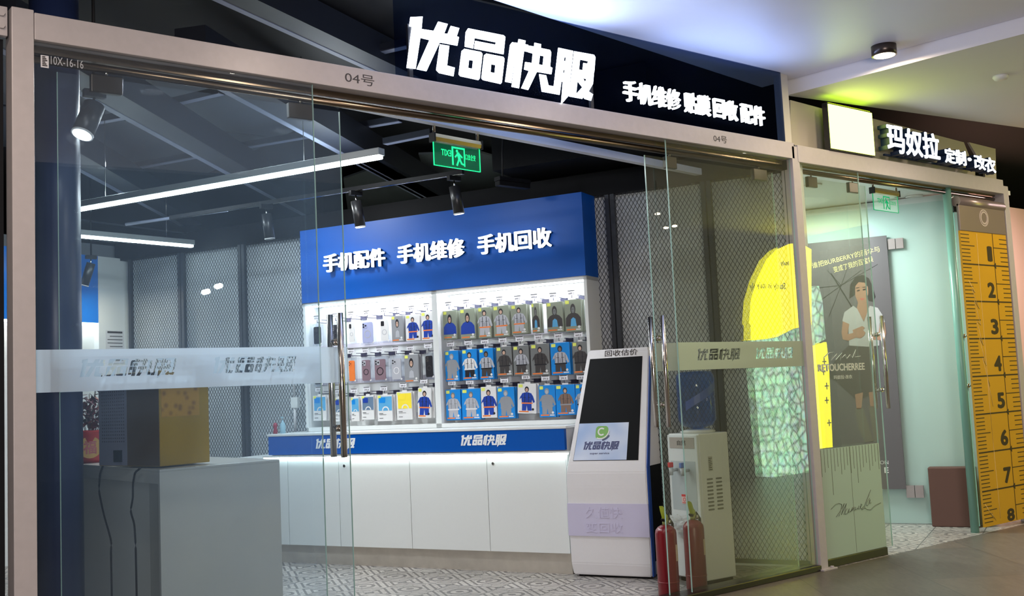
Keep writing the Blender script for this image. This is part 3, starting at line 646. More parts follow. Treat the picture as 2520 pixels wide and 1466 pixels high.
def spot(px, py, z, lab, tilt, lit=0.0, L=0.20, r=0.04, az=0.0, rod=False):
    a = fz(px, py, z); t = thing('spotlight', lab, 'spotlight', a)
    obj('adapter', MB().box(a.x-0.05, a.x+0.05, a.y-0.018, a.y+0.018, a.z-0.035, a.z), BLACK, t)
    d = Vector((math.cos(az)*math.sin(tilt), math.sin(az)*math.sin(tilt), -math.cos(tilt)))
    c0 = Vector((a.x, a.y, a.z-0.075)); c1 = c0+d*L
    obj('bracket', MB().cyl((a.x, a.y, a.z-0.03), c0+d*0.03, 0.006), CHROME, t)
    if rod: obj('ceiling_rod', MB().cyl((a.x, a.y, a.z), (a.x, a.y, 3.80), 0.008, seg=10), BLACK, t)
    h = obj('lamp_head', MB().cyl(c0, c1, r, seg=28), pm('black_lamp', (0.018, 0.018, 0.02), 0.35), t)
    obj('rim', MB().cyl(c1-d*0.004, c1+d*0.004, r*1.03, seg=28), pm('pale_rim', (0.6, 0.6, 0.6), 0.3), h)
    obj('lens', MB().cyl(c1+d*0.004, c1+d*0.006, r*0.86, seg=28), em('spot_lens_%g' % lit, (0.93, 0.97, 1.0), lit) if lit else pm('dark_lens', (0.2, 0.2, 0.2), 0.1), h)
spot(875, 470, 2.95, 'black cylinder spotlight left of its twin above the blue sign', 0.16, 3.0)
spot(1117, 433, 2.95, 'black cylinder spotlight on the track below the exit sign', 0.16, 3.0)
spot(655, 503, 2.95, 'black cylinder spotlight seen dimly through the glass door edge', 0.12)
spot(224, 628, 2.85, 'grey cylinder spotlight in front of the blue rear display', 0.3, 0, 0.22, az=2.6, rod=True)
spot(232, 222, 2.90, 'lit round spotlight high beside the pillar', 0.45, 14.0, 0.17, 0.05, az=3.6, rod=True)
# small black speaker-like fixture on cable at right of the exit sign
a = fz(1262, 455, 3.0)
t = thing('hanging_fixture', 'black bar fixture hanging by a cable right of the exit sign', 'fixture', a)
obj('fixture_body', MB().box(-0.16, 0.16, -0.03, 0.03, -0.02, 0.02, 0.005, M=Matrix.Translation(a) @ Matrix.Rotation(0.05, 4, 'Z')).box(-0.16, 0.16, -0.035, 0.035, 0.02, 0.05, M=Matrix.Translation(a) @ Matrix.Rotation(0.05, 4, 'Z')), BLACK, t)
obj('cable', MB().tube([a+Vector((-0.1, 0, 0.04)), a+Vector((-0.09, 0, 0.25)), a+Vector((-0.06, 0, 0.5)), a+Vector((-0.06, 0, 0.8))], 0.008), RUB, t)

# ------------------------------------------------------------------ counter
cnt = thing('service_counter', 'long white counter with blue front board and steel plinth', 'counter', CW(-0.5, 5.55, 0), CRZ)
def cbox(*a, bev=0.0): m = MB(); m.M = CM; m.box(*a, bev); return m
obj('body', cbox(-2.30, 0.958, 5.325, 5.87, 0.155, 0.905), LAM, cnt)
obj('plinth', cbox(-2.30, 0.955, 5.335, 5.85, 0.0, 0.155), KICK, cnt)
obj('upper_body', cbox(-1.90, 0.955, 5.34, 5.87, 0.905, 1.085), LAM_EDGE, cnt)
obj('worktop', cbox(-1.92, 0.975, 5.295, 5.88, 1.085, 1.105, bev=0.003), LAM, cnt)
fb = obj('blue_front_board', cbox(-1.905, 0.955, 5.30, 5.338, 0.925, 1.085), BLUE, cnt)
obj('ledge', cbox(-1.95, 1.0, 5.27, 5.335, 0.905, 0.918), LAM, cnt)
obj('led_strip', cbox(-1.95, 0.985, 5.283, 5.300, 0.893, 0.904), em('counter_led', (0.86, 1.0, 0.97), 22.0), cnt)
sx = [sd(px, 1220, 5.30)[0] for px in (835, 1010, 1201)]
ed = [-2.25]+[-1.70]+sx+[0.957]
for i in range(len(ed)-1):
    dr = obj('door', cbox(ed[i]+0.0025, ed[i+1]-0.0025, 5.303, 5.325, 0.157, 0.903), LAM, cnt)
for px, py in ((847, 1146), (1213, 1140)):
    s_, z_ = sd(px, py, 5.30); m = MB(); m.M = CM; m.cyl((s_, 5.303, z_), (s_, 5.298, z_), 0.012, seg=20); lk = obj('lock', m, CHROME, cnt)
    m = MB(); m.M = CM; m.box(s_-0.005, s_+0.005, 5.2965, 5.2985, z_-0.005, z_+0.004); obj('keyhole', m, RUB, lk)
WL = pm('white_lettering', (0.85, 0.88, 0.9), 0.4)
for px0, px1 in ((777, 870), (1134, 1245)):
    a, b = sd(px0, 1084, 5.30)[0], sd(px1, 1084, 5.30)[0]
    me = curve_mesh(logo_polys(a, 0.415, 0.957, 0.10), 0.001); obj('printed_logo', MB().mesh(me, CP(0, 5.2985, 0)), WL, fb); bpy.data.meshes.remove(me)
# knick-knacks on the left end of the worktop
a = CW(sd(678, 1065, 5.38)[0], 5.38, 1.105); t = thing('figurine', 'tiny dark red figurine on the left end of the counter', 'figurine', a)
obj('body', MB().lathe([(0.018, 0), (0.02, 0.02), (0.013, 0.05), (0.02, 0.07), (0.016, 0.092), (0.0, 0.1)], a), pm('dark_red', (0.25, 0.02, 0.04), 0.4), t)
a = CW(sd(696, 1063, 5.42)[0], 5.42, 1.105); t = thing('pump_bottle', 'tiny pale blue pump bottle beside the red figurine', 'bottle', a)
obj('body', MB().lathe([(0.024, 0), (0.026, 0.03), (0.024, 0.085), (0.010, 0.1), (0.009, 0.115)], a), pm('pale_blue', (0.25, 0.42, 0.5), 0.3), t)
obj('pump', MB().cyl(a+Vector((0, 0, 0.115)), a+Vector((0, 0, 0.14)), 0.004).box(a.x-0.02, a.x+0.006, a.y-0.006, a.y+0.006, a.z+0.138, a.z+0.148), pm('pale_blue', (0.25, 0.42, 0.5), 0.3), t)
# wall switch conduit on the mesh
s_ = sd(730, 1000, DW-0.03)[0]
t = thing('wall_switch', 'small white switch box on a cable on the mesh', 'switch', CW(s_, DW-0.03, 1.1), CRZ)
m = MB(); m.M = CM; m.box(s_-0.04, s_+0.04, DW-0.07, DW-0.025, 1.32, 1.42, 0.006); obj('switch_box', m, LAM, t)
m = MB(); m.M = CM; m.cyl((s_-0.005, DW-0.05, 1.105), (s_-0.005, DW-0.05, 1.33), 0.014); m.cyl((s_-0.012, DW-0.045, 1.42), (s_-0.012, DW-0.045, 1.75), 0.010); obj('conduit', m, LAM_EDGE, t)

# ------------------------------------------------------------------ display cabinet with blue sign board
DC = 5.62
CL, CR, CZ0, CZ1, CZ2 = sd(745, 747, DC)[0], sd(1443, 680, DC)[0], 1.107, 2.262, 2.925
MID = sd(1070, 780, DC)[0]
cab = thing('display_cabinet', 'white two bay product cabinet with lit tops under a blue sign board', 'cabinet', CW((CL+CR)/2, 5.75, CZ0), CRZ)
t_ = 0.026
m = cbox(CL, CL+t_, DC, 5.862, CZ0, CZ1); m.box(CR-t_, CR, DC, 5.862, CZ0, CZ1); m.box(MID-t_, MID+t_, DC, 5.862, CZ0, CZ1)
m.box(CL, CR, DC, 5.862, CZ1-0.03, CZ1); m.box(CL, CR, DC, 5.862, CZ0, CZ0+0.035)
obj('frame', m, LAM, cab)
obj('back_panel', cbox(CL+t_, CR-t_, 5.842, 5.862, CZ0+0.03, CZ1-0.03), LAM, cab)
for a, b in ((CL, MID), (MID, CR)):
    obj('led_strip', cbox(a+0.04, b-0.04, DC+0.03, DC+0.05, CZ1-0.042, CZ1-0.031), em('cabinet_led', (0.90, 0.94, 1.0), 75.0), cab)
    obj('slat_rail', cbox(a+t_, b-t_, 5.832, 5.845, 1.52, 1.56).box(a+t_, b-t_, 5.832, 5.845, 1.84, 1.88).box(a+t_, b-t_, 5.832, 5.845, 1.20, 1.24), pm('violet_grey_rail', (0.50, 0.49, 0.55), 0.5), cab)
sb = obj('sign_board', cbox(CL, CR, DC-0.012, 5.865, CZ1, CZ2), BLUE, cab)
sgn = thing('wall_sign', 'three groups of glowing white characters on the blue sign board', 'sign', CW(-0.3, DC-0.06, 2.5), CRZ)
for body, x0p, x1p, ya, yb in (('手机配件', 797, 946, 626, 672), ('手机维修', 980, 1142, 602, 650), ('手机回收', 1178, 1357, 575, 622)):
    s0, s1 = sd(x0p, 640, DC-0.05)[0], sd(x1p, 590, DC-0.05)[0]
    zc = 0.5*(sd(x0p+20, ya+20, DC-0.05)[1]+sd(x1p-20, yb-38, DC-0.05)[1])
    m = MB(); fit_text(m, body, CP(0, DC-0.045, 0), s0, s1, 2.512, 2.672, 0.022, 0.014)
    w_ = obj('sign_word', m, LETTER2, sgn)
    m = MB(); fit_text(m, body, CP(0, DC-0.014, 0), s0+0.004, s1-0.004, 2.516, 2.668, 0.028, 0.012); obj('letter_return', m, pm('deep_blue_return', (0.004, 0.012, 0.06), 0.5), w_)

# ------------------------------------------------------------------ phone case packages (prototypes, then copies)
PK = {}
def cmat(n, c, r=0.35): return pm('print_'+n, c, r)
PCOL = dict(white=(0.68, 0.68, 0.68), blue=(0.01, 0.22, 0.62), navy=(0.015, 0.05, 0.32), grey=(0.17, 0.18, 0.18), dgrey=(0.055, 0.05, 0.05), black=(0.02, 0.02, 0.025), silver=(0.26, 0.27, 0.29),
            skin=(0.52, 0.34, 0.26), brown=(0.20, 0.13, 0.10), orange=(0.75, 0.20, 0.05), yellow=(0.85, 0.68, 0.05), lemon=(0.70, 0.75, 0.15), plum=(0.22, 0.15, 0.18), lilac=(0.36, 0.39, 0.60), pale=(0.40, 0.41, 0.45), sky=(0.10, 0.35, 0.60), steel=(0.13, 0.20, 0.30), green=(0.10, 0.30, 0.14), sage=(0.24, 0.27, 0.21))
def P(n, r=0.35): return cmat(n, PCOL[n], r)
CLEARP = glass('clear_plastic', tint=(0.94, 0.95, 0.97), dust_haze=0.05, dust_haze_col=(0.8, 0.82, 0.9), ior=1.35)
def disc(mb, F, x, y, r, z0, z1, n=20, k=1.0): mb.prism([(x+r*math.cos(2*math.pi*i/n), y+r*k*math.sin(2*math.pi*i/n)) for i in range(n)], z0, z1, F)
LOCF = frame((0, 0, 0), (1, 0, 0))          # local panel frame: X right, Y up, Z to -y (viewer)
def rrect(x0, x1, y0, y1, r, n=4):
    out = []
    for cx, cy, a0 in ((x1-r, y0+r, -90), (x1-r, y1-r, 0), (x0+r, y1-r, 90), (x0+r, y0+r, 180)):
        for i in range(n+1): a = R(a0+90*i/n); out.append((cx+r*math.cos(a), cy+r*math.sin(a)))
    return out
def figure_bust(mb, F, z):      # generic head-and-shoulders print: mats 0 coat, 1 hair, 2 face, 3 chest
    mb.mat(0).prism([(-.42, -.36), (.42, -.36), (.40, -.08), (.26, .04), (.10, .09), (-.10, .09), (-.26, .04), (-.40, -.08)], z, z+.006, F)
    mb.mat(1); disc(mb, F, 0, .22, .135, z, z+.007, 18, 1.35)
    mb.mat(2); disc(mb, F, 0, .19, .085, z, z+.010, 16, 1.3)
    mb.mat(3).prism([(-.16, -.36), (.16, -.36), (.12, -.12), (0, -.06), (-.12, -.12)], z, z+.008, F)
    mb.mat(1).prism([(-.06, .21), (.06, .21), (.055, .225), (-.055, .225)], z, z+.012, F)
def figure_stand(mb, F, z, arm=1):     # generic standing figure print: 0 coat, 1 hair, 2 face, 3 trousers, 4 belt
    mb.mat(0).prism([(-.20, -.16), (.20, -.16), (.23, .10), (.19, .19), (.07, .225), (-.07, .225), (-.19, .19), (-.23, .10)], z, z+.006, F)
    mb.mat(3).prism([(-.20, -.44), (-.03, -.44), (0, -.24), (.03, -.44), (.20, -.44), (.19, -.16), (-.19, -.16)], z, z+.006, F)
    mb.mat(4).prism([(-.22, -.19), (.24, -.19), (.24, -.145), (-.22, -.145)], z, z+.009, F)
    mb.mat(0).prism([(.19, .17), (.25, .10), (.33, -.12), (.27, -.16), (.20, .0)], z, z+.007, F)
    if arm: mb.prism([(-.19, .17), (-.27, .06), (-.30, -.04), (-.14, .10), (-.10, .16)], z, z+.008, F)
    else: mb.prism([(-.19, .17), (-.27, .08), (-.34, -.12), (-.27, -.15), (-.20, .0)], z, z+.007, F)
    mb.mat(1); disc(mb, F, 0, .335, .085, z, z+.007, 18, 1.25)
    mb.mat(2); disc(mb, F, 0, .315, .055, z, z+.010, 16, 1.25)
    mb.mat(0).prism([(-.035, .02), (.035, .02), (.03, .16), (-.03, .16)], z, z+.009, F)
    mb.mat(1).prism([(-.15, .03), (.15, .03), (.15, .045), (-.15, .045)], z, z+.0085, F)
    for q in (-1, 1): mb.prism([(q*.085-.011, -.14), (q*.085+.011, -.14), (q*.075+.011, .20), (q*.075-.011, .20)], z, z+.0095, F); mb.prism([(q*.20-.006, -.12), (q*.20+.006, -.12), (q*.185+.006, .12), (q*.185-.006, .12)], z, z+.0095, F)
    for k in range(3): mb.prism([(-.06, -.02-k*.045), (.06, -.02-k*.045), (.06, -.012-k*.045), (-.06, -.012-k*.045)], z, z+.0098, F)
def pack(key, w, h, kind, bg, cols, depth=0.022, side=None, dots=True):
    """prototype package hanging from its top centre (origin), front to -y"""
    if key in PK: return PK[key]
    t = thing('phone_case_package', 'package', 'package', (0, 0, 0))
    bgm = P(bg) if kind != 'clear' else CLEARP
    obj('carton' if kind != 'clear' else 'clear_sleeve', MB().box(-w/2, w/2, 0, depth, -h, 0, 0.002), bgm, t)
    S = Matrix.Translation((0, -0.0006, -h/2)) @ LOCF @ Matrix.Diagonal((h*0.92 if kind == 'stand' else w*1.12, h*0.92, 0.10, 1))
    ms = [P(c) for c in cols]
    if kind in ('bust', 'stand'):
        m = MB(); (figure_bust if kind == 'bust' else figure_stand)(m, S, 0)
        obj('printed_figure', m, ms, t)
        m = MB(); F = Matrix.Translation((0, -0.0008, 0)) @ LOCF
        m.box(-w*0.42, w*0.1, -h*0.955, -h*0.915, 0, 0.0008, M=F).mat(1).box(w*0.14, w*0.42, -h*0.955, -h*0.92, 0, 0.0008, M=F)
        obj('printed_text', m, [P('orange'), P('white')], t)
        m = MB(); m.prism(rrect(-w*0.44, -w*0.22, -h*0.13, -h*0.03, 0.003), 0, 0.001, F); obj('yellow_tag', m, P('lemon'), t)
        if dots:
            m = MB(); disc(m, F, w*0.33, -h*0.86, 0.010, 0, 0.001); obj('round_sticker', m, P('white' if bg != 'white' else 'black'), t)
    elif kind == 'clear':
        cw, ch = w*0.72, h*0.80; F = Matrix.Translation((0, 0.004, -h*0.53)) @ LOCF
        m = MB(); m.prism(rrect(-cw/2, cw/2, -ch/2, ch/2, 0.012), 0, 0.007, F); case = obj('phone_case', m, ms[0], t)
        m = MB(); m.prism(rrect(-cw*0.44, -cw*0.02, ch*0.22, ch*0.46, 0.008), 0.007, 0.010, F); obj('camera_bump', m, ms[1], case)
        m = MB()
        for dx, dy in ((-0.34, 0.40), (-0.13, 0.34), (-0.34, 0.28)): disc(m, F, cw*dx, ch*dy, cw*0.075, 0.010, 0.012, 14)
        obj('lens', m, P('black', 0.1), case)
        m = MB()
        for i in range(24):
            a0, a1 = 2*math.pi*i/24, 2*math.pi*(i+1)/24; r0, r1 = cw*0.25, cw*0.31
            m.prism([(r0*math.cos(a0), r0*math.sin(a0)-ch*.08), (r1*math.cos(a0), r1*math.sin(a0)-ch*.08), (r1*math.cos(a1), r1*math.sin(a1)-ch*.08), (r0*math.cos(a1), r0*math.sin(a1)-ch*.08)], 0.007, 0.0085, F)
        obj('magnet_ring', m, ms[2], case)
        m = MB(); F2 = Matrix.Translation((0, -0.0008, 0)) @ LOCF; disc(m, F2, w*0.36, -h*0.92, 0.009, 0, 0.001); obj('round_sticker', m, P('white'), t)
    elif kind == 'half':
        F = Matrix.Translation((0, -0.0008, 0)) @ LOCF
        m = MB(); m.box(-w*0.40, w*0.48, -h*0.60, -h*0.06, 0, 0.001, M=F); pr = obj('printed_case', m, ms[0], t)
        m = MB(); m.prism(rrect(-w*0.34, w*0.06, -h*0.30, -h*0.10, 0.006), 0.001, 0.002, F); obj('camera_print', m, ms[1], pr)
        m = MB()
        for i in range(24):
            a0, a1 = math.pi*i/24, math.pi*(i+1)/24; r0, r1 = w*0.17, w*0.24; y0 = -h*0.60
            m.prism([(w*.06+r0*math.cos(a0), r0*math.sin(a0)+y0), (w*.06+r1*math.cos(a0), r1*math.sin(a0)+y0), (w*.06+r1*math.cos(a1), r1*math.sin(a1)+y0), (w*.06+r0*math.cos(a1), r0*math.sin(a1)+y0)], 0.001, 0.002, F)
        obj('magnet_ring', m, P('white'), pr)
        m = MB(); m.box(-w*0.38, -w*0.12, -h*0.72, -h*0.70, 0, 0.001, M=F).box(-w*0.38, w*0.1, -h*0.76, -h*0.75, 0, 0.001, M=F).box(-w*0.38, -w*0.12, -h*0.90, -h*0.885, 0, 0.001, M=F); obj('printed_text', m, P('black'), t)
        m = MB(); m.prism(rrect(-w*0.44, -w*0.24, -h*0.12, -h*0.02, 0.003), 0.001, 0.002, F); obj('yellow_tag', m, P('lemon'), t)
    F = Matrix.Translation((0, depth*0.5, 0)) @ LOCF
    m = MB(); m.box(-w*0.16, w*0.16, 0, 0.014, -0.001, 0.001, M=F); obj('hang_tab', m, P('white') if kind != 'clear' else CLEARP, t)
    PK[key] = t; return t
TY = {  # key: (w factor unused, kind, background, colours, label)
 'a': ('bust', 'sage', ['navy', 'black', 'skin', 'navy'], 'sage pack with a blue coated figure'),
 'b': ('stand', 'sage', ['pale', 'black', 'skin', 'pale', 'orange'], 'sage pack with a pale armoured figure'),
 'c': ('bust', 'sage', ['dgrey', 'dgrey', 'grey', 'sky'], 'sage pack with a grey figure and blue chest'),
 'd': ('stand', 'blue', ['silver', 'silver', 'pale', 'silver', 'silver'], 'blue pack with a silver figure'),
 'e': ('stand', 'blue', ['white', 'black', 'skin', 'black', 'white'], 'blue pack with a white coated figure'),
 'f': ('stand', 'grey', ['dgrey', 'black', 'skin', 'dgrey', 'black'], 'grey pack with a dark suited figure'),
 'g': ('stand', 'grey', ['pale', 'black', 'skin', 'dgrey', 'black'], 'grey pack with a pale suited figure'),
 'h': ('stand', 'blue', ['pale', 'black', 'brown', 'dgrey', 'black'], 'blue pack with a figure in dark trousers'),
 'i': ('stand', 'blue', ['pale', 'grey', 'skin', 'pale', 'white'], 'blue pack with a pale jacket figure'),
 'j': ('stand', 'white', ['navy', 'black', 'skin', 'navy', 'orange'], 'white pack with a blue shirted figure'),
 'k': ('stand', 'blue', ['brown', 'dgrey', 'skin', 'brown', 'silver'], 'blue pack with a brown muscular figure'),
 'l': ('clear', 'pale', ['black', 'dgrey', 'dgrey'], 'clear pack with a black phone case'),
 'm': ('clear', 'pale', ['lilac', 'lilac', 'pale'], 'clear pack with a lilac phone case'),
 'n': ('clear', 'pale', ['white', 'black', 'pale'], 'clear pack with a white dark-camera phone case'),
 'o': ('clear', 'pale', ['orange', 'orange', 'orange'], 'clear pack with an orange phone case'),
 'p': ('clear', 'pale', ['plum', 'pale', 'black'], 'clear pack with a plum ringed phone case'),
 'q': ('clear', 'pale', ['pale', 'pale', 'white'], 'clear pack with a frosty white phone case'),
 'r': ('bust', 'silver', ['silver', 'black', 'skin', 'pale'], 'silver pack with a dark haired figure'),
 's': ('half', 'white', ['sky', 'blue', ''], 'white carton with a sky blue case window'),
 't': ('half', 'white', ['steel', 'navy', ''], 'white carton with a dark blue case window'),
 'u': ('half', 'white', ['yellow', 'yellow', ''], 'white carton with a bright yellow case window'),
}
ORD = ['first', 'second', 'third', 'fourth', 'fifth', 'sixth', 'seventh', 'eighth', 'ninth']
# zoom coordinates of the photo: (x0, x1, top, bottom, type)
BAYR = [[(115,245,290,570,'a'),(280,425,270,560,'a'),(453,583,255,560,'b'),(603,755,240,540,'b'),(778,930,230,520,'b'),(975,1058,215,510,'c'),(1120,1282,205,505,'c'),(1300,1462,180,495,'c')],
        [(135,265,680,970,'d'),(300,445,665,960,'e'),(465,605,655,955,'h'),(635,785,640,935,'f'),(795,955,630,925,'g'),(970,1150,612,925,'f'),(1165,1345,600,915,'h'),(1375,1525,590,905,'f')],
        [(140,288,1058,1350,'i'),(300,478,1050,1345,'i'),(487,632,1030,1330,'j'),(642,812,1035,1340,'d'),(845,1028,1000,1300,'j'),(1050,1208,1015,1320,'d'),(1215,1397,1010,1315,'k'),(1405,1545,1005,1310,'h')]]
BAYL = [[(105,190,425,620,'l'),(270,355,405,610,'l'),(425,487,390,605,'n'),(535,665,380,605,'m'),(705,800,360,590,'n'),(812,922,350,585,'r'),(945,1068,340,575,'j'),(1085,1200,315,565,'j')],
        [(110,200,745,980,'l'),(270,355,735,970,'p'),(425,492,725,955,'o'),(535,638,720,950,'p'),(648,778,712,945,'p'),(805,917,705,940,'q'),(933,1055,700,950,'r'),(1110,1200,680,915,'l')],
        [(110,222,1070,1300,'s'),(300,378,1090,1310,'t'),(450,522,1085,1295,'s'),(543,657,1070,1290,'t'),(690,820,1065,1295,'s'),(862,997,1035,1290,'u'),(1055,1178,1000,1265,'j')]]
DP = 5.668
hook_proto = None
TAGT = {}
def hook_tag(text):
    if text in TAGT: return TAGT[text]
    t = thing('display_hook', 'hook', 'hook', (0, 0, 0))
    obj('wire', MB().cyl((0, 0.02, 0), (0, 0.172, 0), 0.0035, seg=8).cyl((0, 0.02, 0), (0, 0.02, 0.03), 0.003, seg=8).cyl((0.05, 0.02, 0.02), (0.05, 0.172, 0.02), 0.003, seg=6).box(-0.008, 0.058, 0.168, 0.174, -0.008, 0.026), pm('dark_wire', (0.10, 0.10, 0.16), 0.35, metal=0.6), t)
    F = Matrix.Translation((0, 0.012, 0.042)) @ LOCF
    tg = obj('price_tag', MB().prism(rrect(-0.036, 0.036, -0.018, 0.020, 0.003), 0, 0.002, F), pm('tag_white', (0.75, 0.75, 0.8), 0.4), t)
    m = MB(); fit_text(m, text, F, -0.024, 0.024, -0.013, 0.003, 0.0025, 0.01); m.box(-0.030, 0.030, 0.014, 0.019, 0, 0.0035, M=F); obj('printed_price', m, P('black'), tg)
    TAGT[text] = t; return t
def place(proto, used, M_or_loc, rz, label, group):
    if proto not in used: used.add(proto); o = proto
    else: o = copy_tree(proto)
    o.location = M_or_loc; o.rotation_euler = (0, rz[1], rz[0]); o['label'] = label; o['group'] = group; return o
used = set()
for bay, rows, X0, Y0, sc_ in (('right', BAYR, 1060, 690, 3.962), ('left', BAYL, 740, 680, 3.666)):
    for ri, row in enumerate(rows):
        for ci, (x0, x1, yt, yb, ty) in enumerate(row):
            A = sd(X0+x0/sc_, Y0+yt/sc_, DP); B = sd(X0+x1/sc_, Y0+yt/sc_, DP); Cb = sd(X0+(x0+x1)/2/sc_, Y0+yb/sc_, DP); Ct = sd(X0+(x0+x1)/2/sc_, Y0+yt/sc_, DP)
            w = round(B[0]-A[0], 3); h = round(Ct[1]-Cb[1], 3); wq = round(w/0.012)*0.012; hq = round(h/0.015)*0.015
            kind, bg, cols, lab = TY[ty]
            pr = pack((ty, wq, hq), wq, hq, kind, bg, [c for c in cols if c])
            rn = ('top', 'middle', 'bottom')[ri]
            sm = (A[0]+B[0])/2; zt = Ct[1]
            tilt = 0.05 if (bay == 'left' and ri == 2 and ci == 6) or (bay == 'right' and ri == 2 and ci == 4) else random.uniform(-0.008, 0.008)
            place(pr, used, CW(sm, DP, zt-0.004), (CRZ, tilt), '%s, %s from left, %s row, %s bay' % (lab, ORD[ci], rn, bay), 'phone case packages hanging in the %s bay' % bay)
            # the pack behind it on the same hook
            back = copy_tree(pr); back.children and None
            for chd in list(back.children):
                for g in list(chd.children): bpy.data.objects.remove(g)
                if chd.name.split('.')[0] not in ('carton', 'clear_sleeve'): bpy.data.objects.remove(chd)
            back.location = CW(sm+0.006, DP+0.036, zt-0.006); back.rotation_euler = (0, 0, CRZ)
            back['label'] = 'pack on the hook behind the %s %s row pack, %s bay' % (ORD[ci], rn, bay); back['group'] = 'packs behind the front packs in the %s bay' % bay
            txt = '79' if ri == 0 and bay == 'right' else ('50' if ri == 1 else '95.0' if ri == 2 else '39.0')
            txt = {('right', 0): '¥99.0', ('right', 1): '¥49.0', ('right', 2): '39.0', ('left', 0): '¥79.0', ('left', 1): '¥39.0', ('left', 2): '39.0'}[(bay, ri)]
            hk = hook_tag(txt)
            place(hk, used, CW(sm-0.012, DP, zt+0.010), (CRZ, 0), 'wire hook with price tag above the %s %s row pack, %s bay' % (ORD[ci], rn, bay), 'price tag hooks in the %s bay' % bay)

# ------------------------------------------------------------------ self service kiosk
KL, KR, KD = 0.985, 1.615, 5.262
kio = thing('trade_in_kiosk', 'white leaning self service kiosk with black screen right of the counter', 'kiosk', CW(1.3, 5.45, 0), CRZ)
def kq(s, d, z): return CW(s, d, z)
# profile of the body in depth/height, with the width narrowing towards the top
def slab(prof_f, prof_b, mat, name, parent):
    m = MB(); b = bmesh.new(); rings = []
    for (l, r_, d, z), (db) in zip(prof_f, prof_b):
        rings.append([b.verts.new(CW(l, d, z)), b.verts.new(CW(r_, d, z)), b.verts.new(CW(r_, db, z)), b.verts.new(CW(l, db, z))])
    for k in range(len(rings)-1):
        for i in range(4): b.faces.new((rings[k][i], rings[k][(i+1) % 4], rings[k+1][(i+1) % 4], rings[k+1][i]))
    b.faces.new(rings[0][::-1]); b.faces.new(rings[-1])
    bmesh.ops.recalc_face_normals(b, faces=b.faces[:])
    bmesh.ops.bevel(b, geom=b.edges[:], offset=0.008, segments=2, affect='EDGES')
    m._take(b); return obj(name, m, mat, parent)
KW = pm('kiosk_white', (0.72, 0.72, 0.74), 0.3, var=0.03)
zb, zt = 0.80, 1.668
def kside(z):                                  # left, right, front depth at height z on the leaning part
    u = (z-zb)/(zt-zb); return KL+0.005+(1.078-KL)*u, KR+0.0*u-(KR-1.585)*u, KD-0.012+(5.535-KD+0.012)*u
top = [(KL+0.01, KR-0.01, KD, 0.015), (KL, KR, KD-0.012, 0.10), (KL-0.004, KR, KD-0.022, 0.66), (KL-0.002, KR, KD-0.020, 0.76), (*kside(0.83), 0.83), (*kside(1.64), 1.64), (kside(zt)[0]+0.01, kside(zt)[1]-0.01, kside(zt)[2]+0.004, zt)]
slab(top, [5.56, 5.56, 5.56, 5.56, 5.56, 5.600, 5.602], KW, 'body', kio)
def kp(z, u, off=0.0):                         # point on the leaning face: u 0..1 across
    l, r_, d = kside(z); v = CW(l+(r_-l)*u, d, z); n = (CN*1.0-Vector((0, 0, 0.33))).normalized(); return v-n*off
def kquad(z0, z1, u0, u1, o0, o1):
    return MB().hexa([kp(z0, u0, o0), kp(z0, u1, o0), kp(z1, u1, o0), kp(z1, u0, o0)], [kp(z0, u0, o1), kp(z0, u1, o1), kp(z1, u1, o1), kp(z1, u0, o1)])
sc = obj('screen', kquad(0.845, 1.60, 0.065, 0.90, -0.004, 0.003), SCREEN, kio)
def poster_mat():
    m = bpy.data.materials.new('pale_blue_print'); m.use_nodes = True; nt = m.node_tree; L = nt.links.new; b = nt.nodes['Principled BSDF']
    tc = nt.nodes.new('ShaderNodeTexCoord'); n = nt.nodes.new('ShaderNodeTexNoise'); n.inputs['Scale'].default_value = 2.5; L(tc.outputs['Object'], n.inputs['Vector'])
    r = nt.nodes.new('ShaderNodeValToRGB'); r.color_ramp.elements[0].color = (0.22, 0.36, 0.66, 1); r.color_ramp.elements[1].color = (0.62, 0.68, 0.80, 1); r.color_ramp.elements[0].position = 0.35; r.color_ramp.elements[1].position = 0.65
    L(n.outputs['Fac'], r.inputs[0]); L(r.outputs[0], b.inputs['Base Color']); b.inputs['Roughness'].default_value = 0.4; return m
card = obj('printed_card', kquad(0.848, 1.115, 0.07, 0.755, 0.003, 0.005), poster_mat(), sc)
# frame of the leaning face for lettering
fo = kp(0.85, 0.07, 0.0055); fxv = (kp(0.85, 0.755, 0.0055)-fo).normalized(); fuv = (kp(1.2, 0.07, 0.0055)-fo); fuv = (fuv-fxv*fuv.dot(fxv)).normalized()
KF = Matrix((fxv, fuv, fxv.cross(fuv))).transposed().to_4x4(); KF.translation = fo
INKB = pm('indigo_ink', (0.05, 0.06, 0.16), 0.5)
me = curve_mesh(logo_polys(0.075, 0.285, 0.065, 0.075), 0.0005); obj('printed_logo', MB().mesh(me, KF), INKB, card); bpy.data.meshes.remove(me)
m = MB(); fit_text(m, 'super service', KF, 0.13, 0.285, 0.036, 0.056, 0.0008, 0.006); obj('printed_text', m, INKB, card)
m = MB(); m.prism(rrect(0.165, 0.265, 0.155, 0.255, 0.026), 0, 0.0012, KF); ic = obj('logo_emblem', m, pm('emblem_green', (0.16, 0.38, 0.07), 0.35), card)
m = MB(); 
def arc(mb, F, cx, cy, r0, r1, a0, a1, z0, z1, n=24, kx=1.0):
    for i in range(n):
        p, q = R(a0+(a1-a0)*i/n), R(a0+(a1-a0)*(i+1)/n)
        mb.prism([(cx+r0*math.cos(p)*kx, cy+r0*math.sin(p)), (cx+r1*math.cos(p)*kx, cy+r1*math.sin(p)), (cx+r1*math.cos(q)*kx, cy+r1*math.sin(q)), (cx+r0*math.cos(q)*kx, cy+r0*math.sin(q))], z0, z1, F)
